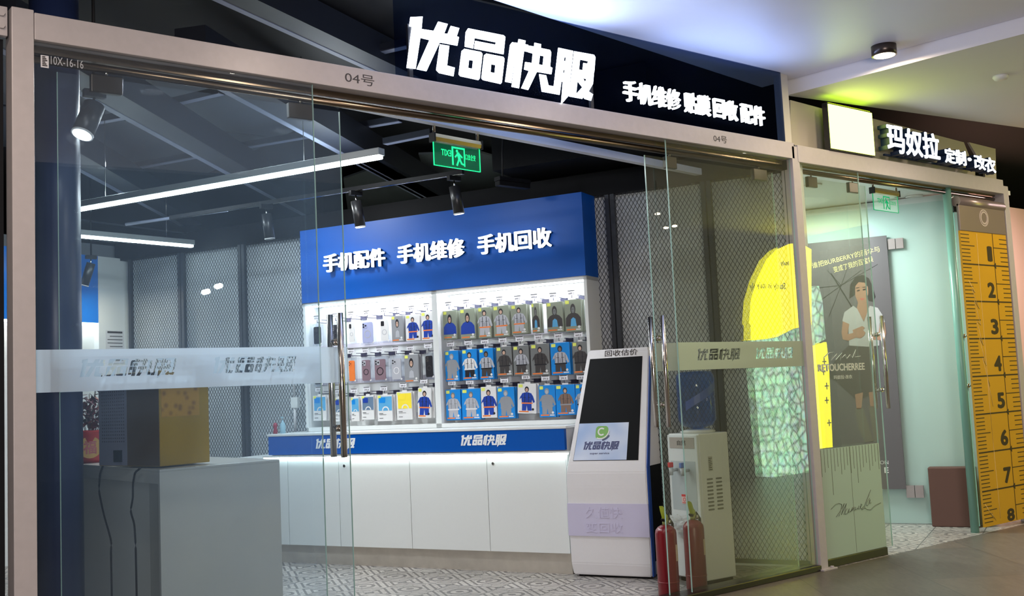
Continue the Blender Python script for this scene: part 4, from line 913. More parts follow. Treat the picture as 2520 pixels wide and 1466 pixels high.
arc(m, KF, 0.212, 0.212, 0.020, 0.031, 48, 312, 0.0012, 0.002)
obj('emblem_letter', m, P('white'), ic)
m = MB(); arc(m, KF, 0.205, 0.225, 0.062, 0.071, -115, -5, 0.0012, 0.0022); m.mat(1); arc(m, KF, 0.208, 0.222, 0.071, 0.082, -80, -30, 0.0008, 0.0016); obj('emblem_swoosh', m, [P('white'), INKB], ic)
m = MB()
KT = Matrix((fxv, fuv, fxv.cross(fuv))).transposed().to_4x4(); KT.translation = kp(1.612, 0.30, 0.002)
fit_text(m, '回收估价', KT, 0.0, 0.265, 0.0, 0.050, 0.0015, 0.004); obj('header_text', m, INK, kio)
# lilac band with raised lettering on the lower front
obj('lilac_panel', cbox(KL-0.004, KR+0.001, KD-0.026, KD-0.018, 0.30, 0.535), pm('lilac_panel', (0.55, 0.53, 0.70), 0.4), kio)
m = MB(); F = CP(0, KD-0.0255, 0)
fit_text(m, '久值快', F, KL+0.14, KL+0.43, 0.43, 0.51, 0.004, 0.0); fit_text(m, '变回收', F, KL+0.14, KL+0.43, 0.325, 0.40, 0.004, 0.0); obj('raised_lettering', m, pm('lilac_raised', (0.56, 0.54, 0.71), 0.35), kio)
# blue side trim and black vent on the right side
m = MB().hexa([CW(KR+0.002, KD-0.012, 0.02), CW(KR+0.010, KD-0.012, 0.02), CW(KR+0.010, 5.30, 0.02), CW(KR+0.002, 5.30, 0.02)], [CW(KR+0.002, KD-0.012, 0.80), CW(KR+0.010, KD-0.012, 0.80), CW(KR+0.010, 5.30, 0.80), CW(KR+0.002, 5.30, 0.80)])
m.hexa([CW(KR+0.002, KD-0.012, 0.80), CW(KR+0.010, KD-0.012, 0.80), CW(KR+0.010, 5.30, 0.80), CW(KR+0.002, 5.30, 0.80)], [CW(kside(1.6)[1]+0.002, kside(1.6)[2], 1.6), CW(kside(1.6)[1]+0.010, kside(1.6)[2], 1.6), CW(kside(1.6)[1]+0.010, kside(1.6)[2]+0.03, 1.6), CW(kside(1.6)[1]+0.002, kside(1.6)[2]+0.03, 1.6)])
obj('side_trim', m, pm('trim_blue', (0.01, 0.06, 0.30), 0.35), kio)
obj('vent_panel', cbox(KR+0.001, KR+0.006, 5.31, 5.54, 0.12, 0.80), BLACK, kio)
for i in range(1): obj('base_foot', cbox(KL+0.04, KR-0.04, KD+0.03, 5.53, 0.0, 0.016), BLACK, kio)

# ------------------------------------------------------------------ water dispenser
wd0, wd1, wd2 = fz(1680, 1430), fz(1748, 1443), fz(1818, 1430)
ux = Vector((0.995, -0.095, 0)).normalized()               # along the visible side panel
uy = Vector((-ux.y, ux.x, 0))
WD = Matrix((ux, uy, Vector((0, 0, 1)))).transposed().to_4x4(); WD.translation = Vector((wd1.x, wd1.y+0.035, 0))
dsp = thing('water_dispenser', 'tall white water dispenser behind the two fire extinguishers', 'water dispenser', WD.translation, math.atan2(ux.y, ux.x))
def db(*a, bev=0.0): m = MB(); m.M = WD; m.box(*a, bev); return m
DWt, DDp, DH = 0.285, 0.315, 1.03     # side length (x), front width (y)
DISP = pm('dispenser_white', (0.72, 0.74, 0.75), 0.35); DISPF = pm('dispenser_front', (0.76, 0.80, 0.84), 0.3)
obj('cabinet', db(0.012, DWt, 0, DDp, 0.03, DH, bev=0.008), DISP, dsp)
obj('feet', db(0.03, 0.27, 0.02, 0.29, 0, 0.03), BLACK, dsp)
fr = obj('front_panel', db(-0.006, 0.012, 0.004, DDp-0.004, 0.04, DH-0.008, bev=0.004), DISPF, dsp)
obj('recess', db(-0.008, 0.0, 0.03, DDp-0.03, 0.50, 0.84), pm('recess_grey', (0.50, 0.56, 0.62), 0.4), fr)
obj('control_panel', db(-0.010, -0.002, 0.03, DDp-0.03, 0.93, 1.005), pm('control_grey', (0.42, 0.38, 0.36), 0.4), fr)
dm = Matrix((-uy, Vector((0, 0, 1)), -ux)).transposed().to_4x4(); dm.translation = WD @ Vector((-0.0105, DDp/2, 0))
m = MB(); fit_text(m, '自然', dm, -0.045, 0.045, 0.95, 0.985, 0.0006, 0.01); obj('brand_print', m, INK, fr)
for y, c in ((0.22, 'red'), (0.10, 'blue')):
    tp = MB(); tp.M = WD; tp.cyl((-0.008, y, 0.78), (-0.07, y, 0.775), 0.011); tp.cyl((-0.065, y, 0.745), (-0.065, y, 0.80), 0.013, 0.016); k = obj('tap', tp, pm('tap_grey', (0.42, 0.46, 0.50), 0.3), dsp)
    tp = MB(); tp.M = WD; tp.box(-0.085, -0.05, y-0.012, y+0.012, 0.80, 0.835, 0.004); obj('tap_lever', tp, pm('tap_'+c, (0.6, 0.03, 0.04) if c == 'red' else (0.12, 0.2, 0.5), 0.35), k)
m = MB(); m.box(-0.028, 0.028, 0.545, 0.61, 0, 0.001, M=dm); stk = obj('warning_sticker', m, pm('sticker_pink', (0.8, 0.55, 0.55), 0.5), fr)
m = MB(); m.box(-0.028, 0.028, 0.595, 0.61, 0.001, 0.0018, M=dm).box(-0.022, 0.022, 0.55, 0.555, 0.001, 0.0018, M=dm); arc(m, dm, 0, 0.574, 0.010, 0.014, 0, 360, 0.001, 0.0018); obj('sticker_print', m, pm('sticker_red', (0.7, 0.03, 0.04), 0.5), stk)
sm_ = frame(WD @ Vector((0, -0.0005, 0)), ux)
m = MB()
for cx in (0.09, 0.175):
    for k in range(9): m.prism(rrect(cx-0.028, cx+0.028, 0.50+k*0.026, 0.512+k*0.026, 0.005, 2), 0, 0.0012, sm_)
obj('vent_slots', m, pm('slot_dark', (0.20, 0.20, 0.18), 0.6), dsp)
m = MB(); m.box(0.085, 0.125, 0.77, 0.87, 0, 0.001, M=sm_); rl = obj('rating_label', m, pm('label_grey', (0.50, 0.50, 0.45), 0.5), dsp)
m = MB()
for k in range(7): m.box(0.09, 0.12-0.004*(k % 3), 0.776+k*0.013, 0.781+k*0.013, 0.001, 0.0016, M=sm_)
obj('label_print', m, INK, rl)
wb = thing('water_bottle', 'big blue water bottle upside down on the dispenser', 'bottle', WD @ Vector((0.15, 0.157, DH+0.027)))
BLW = glass('blue_bottle_plastic', tint=(0.30, 0.50, 0.85), dust_haze=0.22, dust_haze_col=(0.06, 0.20, 0.55), ior=1.4)
c = WD @ Vector((0.15, 0.157, 0))
obj('bottle_body', MB().lathe([(0.04, DH+0.027), (0.05, DH+0.036), (0.11, DH+0.05), (0.135, DH+0.09), (0.135, DH+0.24), (0.130, DH+0.25), (0.135, DH+0.26), (0.135, DH+0.40), (0.12, DH+0.43), (0.0, DH+0.435)], (c.x, c.y, 0)), BLW, wb)
obj('neck_collar', MB().lathe([(0.12, DH), (0.125, DH+0.012), (0.075, DH+0.026), (0.06, DH+0.026)], (c.x, c.y, 0)), DISP, dsp)
m = MB()
for k in range(14):
    a0, a1 = R(190+k*9), R(190+(k+1)*9); z0_, z1_ = DH+0.16+0.012*k, DH+0.172+0.012*k
    m.hexa([(c.x+0.1355*math.cos(a0), c.y+0.1355*math.sin(a0), z0_), (c.x+0.1355*math.cos(a1), c.y+0.1355*math.sin(a1), z1_), (c.x+0.1375*math.cos(a1), c.y+0.1375*math.sin(a1), z1_), (c.x+0.1375*math.cos(a0), c.y+0.1375*math.sin(a0), z0_)],
           [(c.x+0.1355*math.cos(a0), c.y+0.1355*math.sin(a0), z0_+0.06), (c.x+0.1355*math.cos(a1), c.y+0.1355*math.sin(a1), z1_+0.06), (c.x+0.1375*math.cos(a1), c.y+0.1375*math.sin(a1), z1_+0.06), (c.x+0.1375*math.cos(a0), c.y+0.1375*math.sin(a0), z0_+0.06)])
obj('wrap_label', m, pm('bottle_label', (0.05, 0.10, 0.40), 0.4), wb)
# crumpled plastic bag over the drip tray
bg = bmesh.new(); bmesh.ops.create_icosphere(bg, subdivisions=3, radius=1)
for v in bg.verts:
    n = 0.75+0.35*math.sin(7*v.co.x+3*v.co.z)*math.sin(9*v.co.y+2)+random.uniform(-0.10, 0.10)
    v.co = Vector((v.co.x*0.06*n, v.co.y*0.135*n, v.co.z*0.055*n))
m = MB(); m._take(bg, Matrix.Translation(WD @ Vector((-0.075, 0.155, 0.43))) @ Matrix.Rotation(math.atan2(ux.y, ux.x), 4, 'Z'))
tag(obj('plastic_bag', m, film('bag_plastic', (0.80, 0.82, 0.84), 0.25, 0.5)), 'crumpled clear plastic bag on the front of the water dispenser', 'bag')
obj('drip_tray', db(-0.075, 0.0, 0.05, DDp-0.05, 0.36, 0.375), DISPF, dsp)

# ------------------------------------------------------------------ fire extinguishers
def extinguisher(px, y, lab):
    t0 = fy(px, 1290, y); x = t0.x; o = Vector((x, y, 0))
    t = thing('fire_extinguisher', lab, 'fire extinguisher', o, -0.6, 'fire extinguishers inside the entrance')
    red = pm('extinguisher_red', (0.17, 0.003, 0.009), 0.3, coat=0.2)
    b = obj('cylinder', MB().lathe([(0.066, 0.0), (0.070, 0.008), (0.070, 0.405), (0.066, 0.428), (0.050, 0.448), (0.028, 0.46), (0.022, 0.462)], o, 32), red, t)
    obj('base_ring', MB().lathe([(0.071, 0.09), (0.0725, 0.095), (0.071, 0.10)], o, 32), red, b)
    obj('valve', MB().cyl(o+Vector((0, 0, 0.46)), o+Vector((0, 0, 0.492)), 0.019).box(x-0.02, x+0.02, y-0.012, y+0.012, 0.488, 0.508), pm('valve_olive', (0.35, 0.36, 0.12), 0.35, metal=0.5), t)
    d = Vector((-0.62, -0.30, 0)).normalized()
    hm = MB()
    F = Matrix((d, Vector((0, 0, 1)), d.cross(Vector((0, 0, 1))))).transposed().to_4x4(); F.translation = o
    hm.prism([(-0.02, 0.500), (0.025, 0.505), (0.055, 0.555), (0.070, 0.590), (0.060, 0.590), (0.036, 0.575), (0.006, 0.535), (-0.028, 0.52)], -0.011, 0.011, F)
    obj('squeeze_lever', hm, pm('lever_lime', (0.45, 0.55, 0.04), 0.35), t)
    hm = MB(); hm.prism([(-0.02, 0.488), (0.03, 0.485), (0.060, 0.50), (0.058, 0.508), (0.03, 0.498), (-0.02, 0.50)], -0.010, 0.010, F); hm.tube([F @ Vector((0.066, 0.588, 0)), F @ Vector((0.03, 0.575, 0)), F @ Vector((0.0, 0.54, 0))], 0.006)
    obj('carry_handle', hm, BLACK, t)
    obj('hose', MB().tube([o+Vector((0.018, 0.01, 0.478)), o+Vector((0.055, 0.02, 0.50)), o+Vector((0.082, 0.015, 0.46)), o+Vector((0.086, 0.01, 0.36)), o+Vector((0.084, 0.01, 0.22))], 0.010), RUB, t)
    a0 = math.atan2(-CAM.y*0-4.9, -x*1.0)
    m = MB()
    for k in range(6):
        p, q = R(-78+k*7), R(-78+(k+1)*7)
        m.hexa([(x+0.0702*math.cos(p), y+0.0702*math.sin(p), 0.23), (x+0.0702*math.cos(q), y+0.0702*math.sin(q), 0.23), (x+0.0715*math.cos(q), y+0.0715*math.sin(q), 0.23), (x+0.0715*math.cos(p), y+0.0715*math.sin(p), 0.23)],
               [(x+0.0702*math.cos(p), y+0.0702*math.sin(p), 0.335), (x+0.0702*math.cos(q), y+0.0702*math.sin(q), 0.335), (x+0.0715*math.cos(q), y+0.0715*math.sin(q), 0.335), (x+0.0715*math.cos(p), y+0.0715*math.sin(p), 0.335)])
    lb = obj('paper_label', m, pm('label_cream', (0.62, 0.50, 0.38), 0.5), b)
    obj('pressure_gauge', MB().cyl(o+Vector((0.016, -0.012, 0.478)), o+Vector((0.030, -0.022, 0.478)), 0.014), CHROME, t)
extinguisher(1637, 0.215, 'red fire extinguisher standing by the kiosk, the left of the pair')
extinguisher(1706, 0.235, 'red fire extinguisher in front of the dispenser, the right of the pair')
# ------------------------------------------------------------------ side table with the yellow box, plant pot and cables
TZ = 1.085
c0, c1, c2 = fz(393, 1155, TZ), fz(688, 1130, TZ), fz(205, 1153, TZ)
tx = (c1-c0).normalized(); ty_ = Vector((-tx.y, tx.x, 0))
TM = Matrix((tx, ty_, Vector((0, 0, 1)))).transposed().to_4x4(); TM.translation = Vector((c0.x, c0.y, 0))
TW, TDp = (c1-c0).length, 1.75
tab = thing('reception_table', 'grey white panelled table behind the left glass, open at its left end', 'table', TM.translation, math.atan2(tx.y, tx.x))
def tb(*a, bev=0.0): m = MB(); m.M = TM; m.box(*a, bev); return m
TG = pm('table_laminate', (0.57, 0.57, 0.53), 0.25, var=0.03)
obj('table_top', tb(0, TW, 0.0, TDp, TZ-0.012, TZ, bev=0.002), TG, tab)
obj('apron', tb(0.0, 0.02, 0.02, TDp-0.02, TZ-0.07, TZ-0.012), TG, tab)
obj('front_panel', tb(0.0, TW, 0.002, 0.022, 0, TZ-0.012), TG, tab)
obj('back_panel', tb(0.02, TW, TDp-0.022, TDp-0.002, 0, TZ-0.012), TG, tab)
obj('side_panel', tb(TW-0.02, TW, 0.022, TDp-0.022, 0, TZ-0.012), TG, tab)
obj('inner_rail', tb(TW-0.10, TW-0.02, 0.022, TDp-0.022, 0.93, 0.99), TG, tab)
obj('dark_reflection_sheet', tb(0.03, TW-0.02, 0.022, 0.55, 0.0, 0.02), pm('dark_reflection', (0.08, 0.08, 0.09), 0.5), tab)  # dark sheet standing in for the dark reflection low on the table
b0, b1, b2 = fz(395, 1152, TZ), fz(517, 1140, TZ), fz(248, 1150, TZ)
bx = (b1-b0).normalized(); by = Vector((-bx.y, bx.x, 0)); BX, BY = (b1-b0).length, (b2-b0).length
BM = Matrix((bx, by, Vector((0, 0, 1)))).transposed().to_4x4(); BM.translation = Vector((b0.x, b0.y, 0))
yb = thing('drink_machine', 'tall mustard yellow box machine on the panelled table', 'machine', BM @ Vector((0, 0, TZ)), math.atan2(bx.y, bx.x))
def yx(*a, bev=0.0): m = MB(); m.M = BM; m.box(*a, bev); return m
MUST = pm('mustard_cover', (0.33, 0.20, 0.006), 0.35, var=0.10, nscale=8); MUSTD = pm('brown_side', (0.09, 0.055, 0.025), 0.4)
YH = 1.565
obj('housing', yx(0.0, BX, 0.0, BY, TZ+0.008, YH, bev=0.004), MUST, yb)
obj('side_cover', yx(-0.003, 0.003, 0.004, BY*0.52, TZ+0.012, YH-0.004), MUSTD, yb)
vp = obj('vent_cover', yx(-0.004, 0.004, BY*0.52, BY-0.004, TZ+0.012, YH-0.004), pm('violet_grey_cover', (0.20, 0.20, 0.26), 0.4), yb)
m = MB(); m.M = BM
for i in range(11):
    for k in range(16):
        yy = BY*0.56+i*BY*0.036; zz = TZ+0.13+k*0.017; m.box(-0.0052, -0.0038, yy, yy+0.008, zz, zz+0.007)
obj('vent_holes', m, pm('vent_dark', (0.05, 0.05, 0.07), 0.6), vp)
obj('power_socket', yx(-0.014, -0.004, BY*0.60, BY*0.72, TZ+0.03, TZ+0.09), BLACK, yb)
# printed amber liquid pattern on the upper half of the box
def amber(): 
    m = bpy.data.materials.new('amber_print'); m.use_nodes = True; nt = m.node_tree; L = nt.links.new; b = nt.nodes['Principled BSDF']
    tc = nt.nodes.new('ShaderNodeTexCoord'); v = nt.nodes.new('ShaderNodeTexVoronoi'); v.inputs['Scale'].default_value = 28; L(tc.outputs['Object'], v.inputs['Vector'])
    r = nt.nodes.new('ShaderNodeValToRGB'); r.color_ramp.elements[0].color = (0.16, 0.07, 0.005, 1); r.color_ramp.elements[1].color = (0.42, 0.22, 0.015, 1); r.color_ramp.elements[1].position = 0.5
    L(v.outputs['Distance'], r.inputs[0]); L(r.outputs[0], b.inputs['Base Color']); b.inputs['Roughness'].default_value = 0.3; return m
AMB = amber()
obj('printed_panel', yx(0.01, BX-0.06, -0.0015, 0.002, TZ+0.25, YH-0.02), AMB, yb)
# cables
def wpt(px, py, x): return hit(px, py, (1, 0, 0), x)
for pts, lab in ((((277, 1137), (255, 1141), (246, 1165), (243, 1207), (255, 1265), (274, 1330), (273, 1360)), 'black power cable from the machine socket down to the floor'),
                 (((345, 1152), (332, 1162), (327, 1190), (327, 1225), (321, 1257), (331, 1290), (334, 1349)), 'second black cable hanging over the table edge')):
    xx = c0.x-0.05
    pts3 = [hit(px, py, TM.to_3x3() @ Vector((1, 0, 0)), (TM.to_3x3() @ Vector((1, 0, 0))).dot(TM @ Vector((-0.02, 0, 0)))) for px, py in pts]
    Q = []
    for i in range(len(pts3)-1):
        for k in range(4):
            Q.append(pts3[i].lerp(pts3[i+1], k/4))
    Q.append(pts3[-1]); S_ = [Q[0]]+[(Q[i-1]+Q[i]*2+Q[i+1])/4 for i in range(1, len(Q)-1)]+[Q[-1]]
    S_.append(Vector((S_[-1].x+0.02, S_[-1].y+0.05, 0.008)))
    tag(obj('power_cable', MB().tube(S_, 0.005), RUB), lab, 'cable')
# red plant pot with reddish leaves
pc = TM @ Vector((0.0, 0, 0)); pq = fz(243, 1152, TZ); pq = Vector((1.70, 1.25, TZ))
pq = fy(222, 1140, 1.60); pq.z = TZ
pot = thing('potted_plant', 'red pot with gold emblem and wine red leaves left of the yellow machine', 'plant', pq)
obj('pot', MB().lathe([(0.075, 0), (0.095, 0.02), (0.11, 0.17), (0.113, 0.185), (0.10, 0.185), (0.095, 0.16)], pq, 32), pm('pot_red', (0.50, 0.02, 0.02), 0.3), pot)
dirc = Vector((CAM.x-pq.x, CAM.y-pq.y, 0)).normalized(); fx = Vector((-dirc.y, dirc.x, 0))
EF = Matrix((fx, Vector((0, 0, 1)), dirc)).transposed().to_4x4(); EF.translation = pq+Vector((0, 0, 0.09))+dirc*0.100
m = MB(); disc(m, EF, -0.0, 0, 0.062, -0.004, 0.004, 28); e = obj('gold_emblem', m, pm('emblem_gold', (0.75, 0.42, 0.06), 0.35), pot)
m = MB(); fit_text(m, '福', EF @ Matrix.Translation((0, 0, 0.004)), -0.035, 0.035, -0.038, 0.038, 0.001, 0.02); obj('emblem_character', m, pm('pot_red', (0.50, 0.02, 0.02), 0.3), e)
lv = MB(); st = MB(); rng = random.Random(3)
for k in range(16):
    a = rng.uniform(0, 6.28); r = rng.uniform(0.02, 0.10); hgt = rng.uniform(0.12, 0.30)
    p0 = pq+Vector((r*0.4*math.cos(a), r*0.4*math.sin(a), 0.17)); p1 = pq+Vector((r*1.3*math.cos(a), r*1.3*math.sin(a), 0.17+hgt)); st.tube([p0, (p0+p1)/2+Vector((0, 0, 0.02)), p1], 0.002, 5)
    for j in range(9):
        q = p0.lerp(p1, 0.25+0.75*j/8)+Vector((rng.uniform(-.03, .03), rng.uniform(-.03, .03), rng.uniform(-.015, .015)))
        e_ = Matrix.Rotation(rng.uniform(0, 6.3), 4, 'Z') @ Matrix.Rotation(rng.uniform(-1, 1), 4, 'X'); s_ = rng.uniform(0.010, 0.022)
        lv.mat(rng.choice((0, 0, 0, 1, 2))).prism([(0, -s_*1.6), (s_*0.8, -s_*0.4), (s_*0.6, s_), (0, s_*1.7), (-s_*0.6, s_), (-s_*0.8, -s_*0.4)], -0.0006, 0.0006, Matrix.Translation(q) @ e_)
obj('stems', st, pm('stem_brown', (0.10, 0.04, 0.02), 0.6), pot)
obj('leaves', lv, [pm('leaf_wine', (0.14, 0.02, 0.03), 0.5), pm('leaf_dark', (0.05, 0.02, 0.02), 0.5), pm('leaf_coral', (0.55, 0.18, 0.12), 0.5)], pot)
# crumpled foil scrap under the table
a = fz(238, 1330, 0.02)
# ------------------------------------------------------------------ round pillar
pp = fy(139, 800, 0.62)
struct('pillar', MB().cyl((pp.x, pp.y, 0), (pp.x, pp.y, 3.80), 0.115, seg=48), pm('pillar_gloss', (0.020, 0.034, 0.10), 0.36, bump=0.05), label='round dark blue pillar behind the left glass')

# ------------------------------------------------------------------ rear display at the left
dL = thing('rear_display', 'blue topped white lit display at the far left rear of the shop', 'cabinet', (2.9, 5.9, 0))
q0, q1 = Vector((CX.x-0.08, CX.y+0.03, 0)), Vector((1.6, 5.62, 0)); dq = (q1-q0).normalized(); nq = Vector((dq.y, -dq.x, 0)) 
if nq.dot(CAM-q0) < 0: nq = -nq
QM = Matrix((dq, nq, Vector((0, 0, 1)))).transposed().to_4x4(); QM.translation = q0
def along(px, py):
    X = hit(px, py, nq, nq.dot(q0)+0.10); return (X-q0).dot(dq), X.z
u0, z_ = along(312, 642); u1, z1_ = along(241, 630); zb_ = along(215, 793)[1]
m = MB(); m.M = QM; m.box(u0, u1, 0.0, 0.10, 0, z1_); sp_ = obj('side_panel', m, LAM, dL)
m = MB(); m.M = QM; m.box(u1, u1+1.4, 0.0, 0.095, zb_, z1_); obj('blue_header', m, BLUE_L, dL)
m = MB(); m.M = QM; m.box(u1, u1+1.4, 0.0, 0.03, 0, zb_); obj('back_panel', m, LAM, dL)
m = MB(); m.M = QM; m.box(u1+0.02, u1+1.38, 0.05, 0.09, zb_-0.02, zb_-0.005); obj('led_strip', m, em('rear_led', (1.0, 0.97, 0.90), 25), dL)
m = MB(); m.M = QM
ua, za = along(260, 812); ub, zc = along(305, 858)
m.box(min(ua, ub), max(ua, ub), 0.1005, 0.102, zc-0.15, za)
nt_ = obj('notice_sheet', m, pm('paper', (0.6, 0.6, 0.62), 0.7), sp_)
m = MB(); m.M = QM
for k in range(9):
    m.box(min(ua, ub)+0.02, max(ua, ub)-0.02-0.03*(k % 3 == 1), 0.1021, 0.103, za-0.03-k*0.035, za-0.022-k*0.035+(0.012 if k == 0 else 0))
obj('printed_lines', m, INK, nt_)
area('rear_warm_lamp', (q0+dq*0.5+nq*0.5+Vector((0, 0, 2.6))), (0, 0, 0), 0.25, 6, (1.0, 0.85, 0.65))

# ------------------------------------------------------------------ neighbouring tailor shop
SX0 = XM1
MINT = pm('mint_wall', (0.62, 0.68, 0.67), 0.5, var=0.03, nscale=3)
D2 = 8.44
struct('wall_tailor', MB().box(0.0, 3.68, D2, D2+0.08, 0, 3.01, M=CM), MINT)
struct('wall_divider', MB().box(-2.5, 2.62, DW+0.20, DW+0.24, 0, 3.01, M=CM), MINT)
struct('ceiling', MB().box(6.55, 9.9, 0.12, 6.0, 3.02, 3.06), WHITE)
area('tailor_light', (8.0, 1.0, 2.98), (0, 0, 0), 0.5, 55, (0.88, 1.0, 0.93))
area('tailor_light', (7.3, 2.2, 2.98), (0, 0, 0), 0.5, 50, (0.88, 1.0, 0.93))
for px, py, lab in ((2000, 456, 'leftmost small downlight in the tailor shop ceiling'), (2040, 538, 'bright downlight above the umbrella poster'), (2250, 483, 'downlight right of the tailor shop exit sign')):
    a = fz(px, py, 3.015)
    t = thing('ceiling_downlight', lab, 'light', a); obj('lens', MB().lathe([(0.0, 3.012), (0.06, 3.012), (0.06, 3.019)], (a.x, a.y, 0), 20), em('cool_lens', (1, 1, 0.95), 8), t); obj('bezel', MB().lathe([(0.061, 3.010), (0.078, 3.010), (0.078, 3.019), (0.061, 3.019)], (a.x, a.y, 0), 20), WHITE, t)
GLT = glass('teal_glass', tint=(0.80, 0.95, 0.90), dust_haze=0.05, dust_haze_col=(0.55, 0.85, 0.75))
# glass partition with hinges in front of the wall
def s2(px, py, d=D2-0.05): return sd(px, py, d)
pa, pb = s2(2178, 590), s2(2395, 1290)
gp = thing('glass_partition', 'pale teal frosted glass partition beside the umbrella poster', 'partition', CW(pb[0]-0.3, D2-0.03, 0), CRZ)
m = MB(); m.M = CM; m.box(2.2, 3.70, D2-0.03, D2-0.02, 0.01, 2.95); obj('panel', m, film('teal_frost', (0.68, 0.82, 0.80), 0.25, 0.5), gp)
for (px0, py0, px1, py1) in ((2186, 585, 2222, 614), (2232, 1194, 2272, 1224)):
    A, B = s2(px0, py1), s2(px1, py0); m = MB(); m.M = CM; mid = (A[0]+B[0])/2
    m.box(A[0], mid-0.003, D2-0.062, D2-0.028, A[1], B[1]).box(mid+0.003, B[0], D2-0.062, D2-0.028, A[1], B[1]); obj('hinge', m, pm('hinge_steel', (0.38, 0.33, 0.34), 0.35, metal=0.6), gp)
# poster of a woman with an umbrella
PF = CP(0, D2-0.075, 0)
def pxy(px, py): return sd(px, py, D2-0.075)
q0p, q1p, q2p = pxy(1980, 600), pxy(2181, 579), pxy(2232, 1203)
pos = thing('poster', 'dark grey poster of a woman in a white top holding a bare umbrella frame', 'poster', CW((q0p[0]+q1p[0])/2, D2-0.07, q2p[1]), CRZ)
m = MB(); m.prism([(q0p[0]-0.15, q2p[1]), (q1p[0], q2p[1]), (q1p[0], q1p[1]), (q0p[0]-0.15, q1p[1])], -0.02, 0, PF); sheet = obj('sheet', m, pm('poster_grey', (0.105, 0.095, 0.105), 0.4), pos)
def pol(pxs, z0=0.0, z1=0.0015): m_ = MB(); m_.prism([pxy(*p) for p in pxs], z0, z1, PF); return m_
HAIR, SKINP, SHIRT, SKIRT = pm('poster_hair', (0.015, 0.012, 0.012), 0.5), pm('poster_skin', (0.30, 0.16, 0.11), 0.5), pm('poster_shirt', (0.34, 0.33, 0.34), 0.5), pm('poster_skirt', (0.06, 0.05, 0.05), 0.5)
obj('printed_hair', pol([(2090, 735), (2092, 700), (2105, 682), (2122, 676), (2138, 684), (2146, 702), (2155, 730), (2148, 742), (2138, 740), (2126, 700), (2104, 705), (2104, 725)]), HAIR, sheet)
obj('printed_face', pol([(2105, 704), (2113, 694), (2127, 695), (2136, 706), (2137, 722), (2132, 740), (2122, 752), (2112, 745), (2105, 728)], 0.0015, 0.0025), SKINP, sheet)
obj('printed_neck', pol([(2112, 742), (2134, 738), (2138, 758), (2126, 790), (2108, 762)], 0.0005, 0.0018), SKINP, sheet)
m = pol([(2108, 715), (2115, 712), (2117, 715), (2110, 717)], 0.0025, 0.003)
for pts in ([(2123, 711), (2131, 710), (2131, 713), (2124, 715)], [(2106, 708), (2115, 706), (2115, 708), (2107, 710)], [(2122, 706), (2132, 705), (2132, 707), (2123, 708)]): m.prism([pxy(*p) for p in pts], 0.0025, 0.003, PF)
obj('printed_eyes', m, HAIR, sheet)
obj('printed_mouth', pol([(2115, 735), (2122, 733), (2129, 734), (2122, 739)], 0.0025, 0.003), pm('lip_red', (0.4, 0.08, 0.07), 0.5), sheet)
obj('printed_shirt', pol([(2078, 768), (2100, 752), (2110, 760), (2126, 792), (2140, 752), (2160, 757), (2172, 775), (2178, 792), (2164, 796), (2164, 850), (2135, 853), (2090, 850), (2088, 800), (2073, 790)], 0.001, 0.002), SHIRT, sheet)
obj('printed_arm', pol([(2074, 790), (2090, 797), (2086, 822), (2104, 818), (2112, 828), (2088, 838), (2074, 835), (2071, 818)], 0.002, 0.003), SKINP, sheet)
obj('printed_arm', pol([(2165, 796), (2177, 792), (2181, 820), (2176, 838), (2140, 834), (2136, 822), (2162, 822)], 0.002, 0.003), SKINP, sheet)
obj('printed_hand', pol([(2098, 812), (2122, 802), (2128, 806), (2124, 812), (2130, 818), (2126, 826), (2118, 832), (2104, 830)], 0.003, 0.004), SKINP, sheet)
obj('printed_skirt', pol([(2090, 848), (2110, 840), (2162, 850), (2156, 900), (2160, 965), (2108, 985), (2060, 940), (2034, 925), (2058, 880)], 0.001, 0.0018), SKIRT, sheet)
m = pol([(2104, 970), (2124, 965), (2120, 1006), (2108, 1007)], 0.001, 0.002); m.prism([pxy(*p) for p in ((2138, 965), (2158, 962), (2152, 1000), (2142, 1002))], 0.001, 0.002, PF); obj('printed_legs', m, SKINP, sheet)
m = pol([(2104, 1004), (2124, 1003), (2150, 1085), (2128, 1088), (2112, 1050)], 0.0008, 0.002); m.prism([pxy(*p) for p in ((2138, 1000), (2154, 998), (2166, 1080), (2152, 1086))], 0.0008, 0.002, PF); obj('printed_boots', m, pm('boot_grey', (0.13, 0.12, 0.10), 0.5), sheet)
m = MB()
def pline(p, q, wdt):
    a, b = Vector(pxy(*p)), Vector(pxy(*q)); n = Vector((-(b-a).y, (b-a).x)).normalized()*wdt/2
    m.prism([a+n, b+n, b-n, a-n], 0.0, 0.0014, PF)
pline((2045, 672), (2118, 790), 0.012)
for q in ((2035, 664), (2012, 708), (2015, 742), (2040, 778), (2085, 660), (2120, 664), (2160, 650)): pline((2070, 702), q, 0.005)
obj('printed_umbrella', m, pm('umbrella_ink', (0.02, 0.02, 0.02), 0.5), sheet)
YINK = pm('poster_yellow', (0.62, 0.55, 0.25), 0.5)
A, B = pxy(2000, 650), pxy(2165, 620)
def slant(body, p0, p1, hgt, off):
    a, b = Vector(pxy(*p0)), Vector(pxy(*p1)); d = (b-a); L = d.length; ang = math.atan2(d.y, d.x)
    mm = MB(); fit_text(mm, body, PF @ Matrix.Translation((a.x, a.y, 0.0002)) @ Matrix.Rotation(ang, 4, 'Z'), 0, L, 0, hgt, 0.0012, off); return mm
obj('printed_text', slant('谁把BURBERRY的雨伞与', (2000, 661), (2166, 619), 0.058, 0.0), YINK, sheet)
obj('printed_text', slant('变成了我的百宝袋', (2053, 671), (2150, 644), 0.058, 0.0), YINK, sheet)
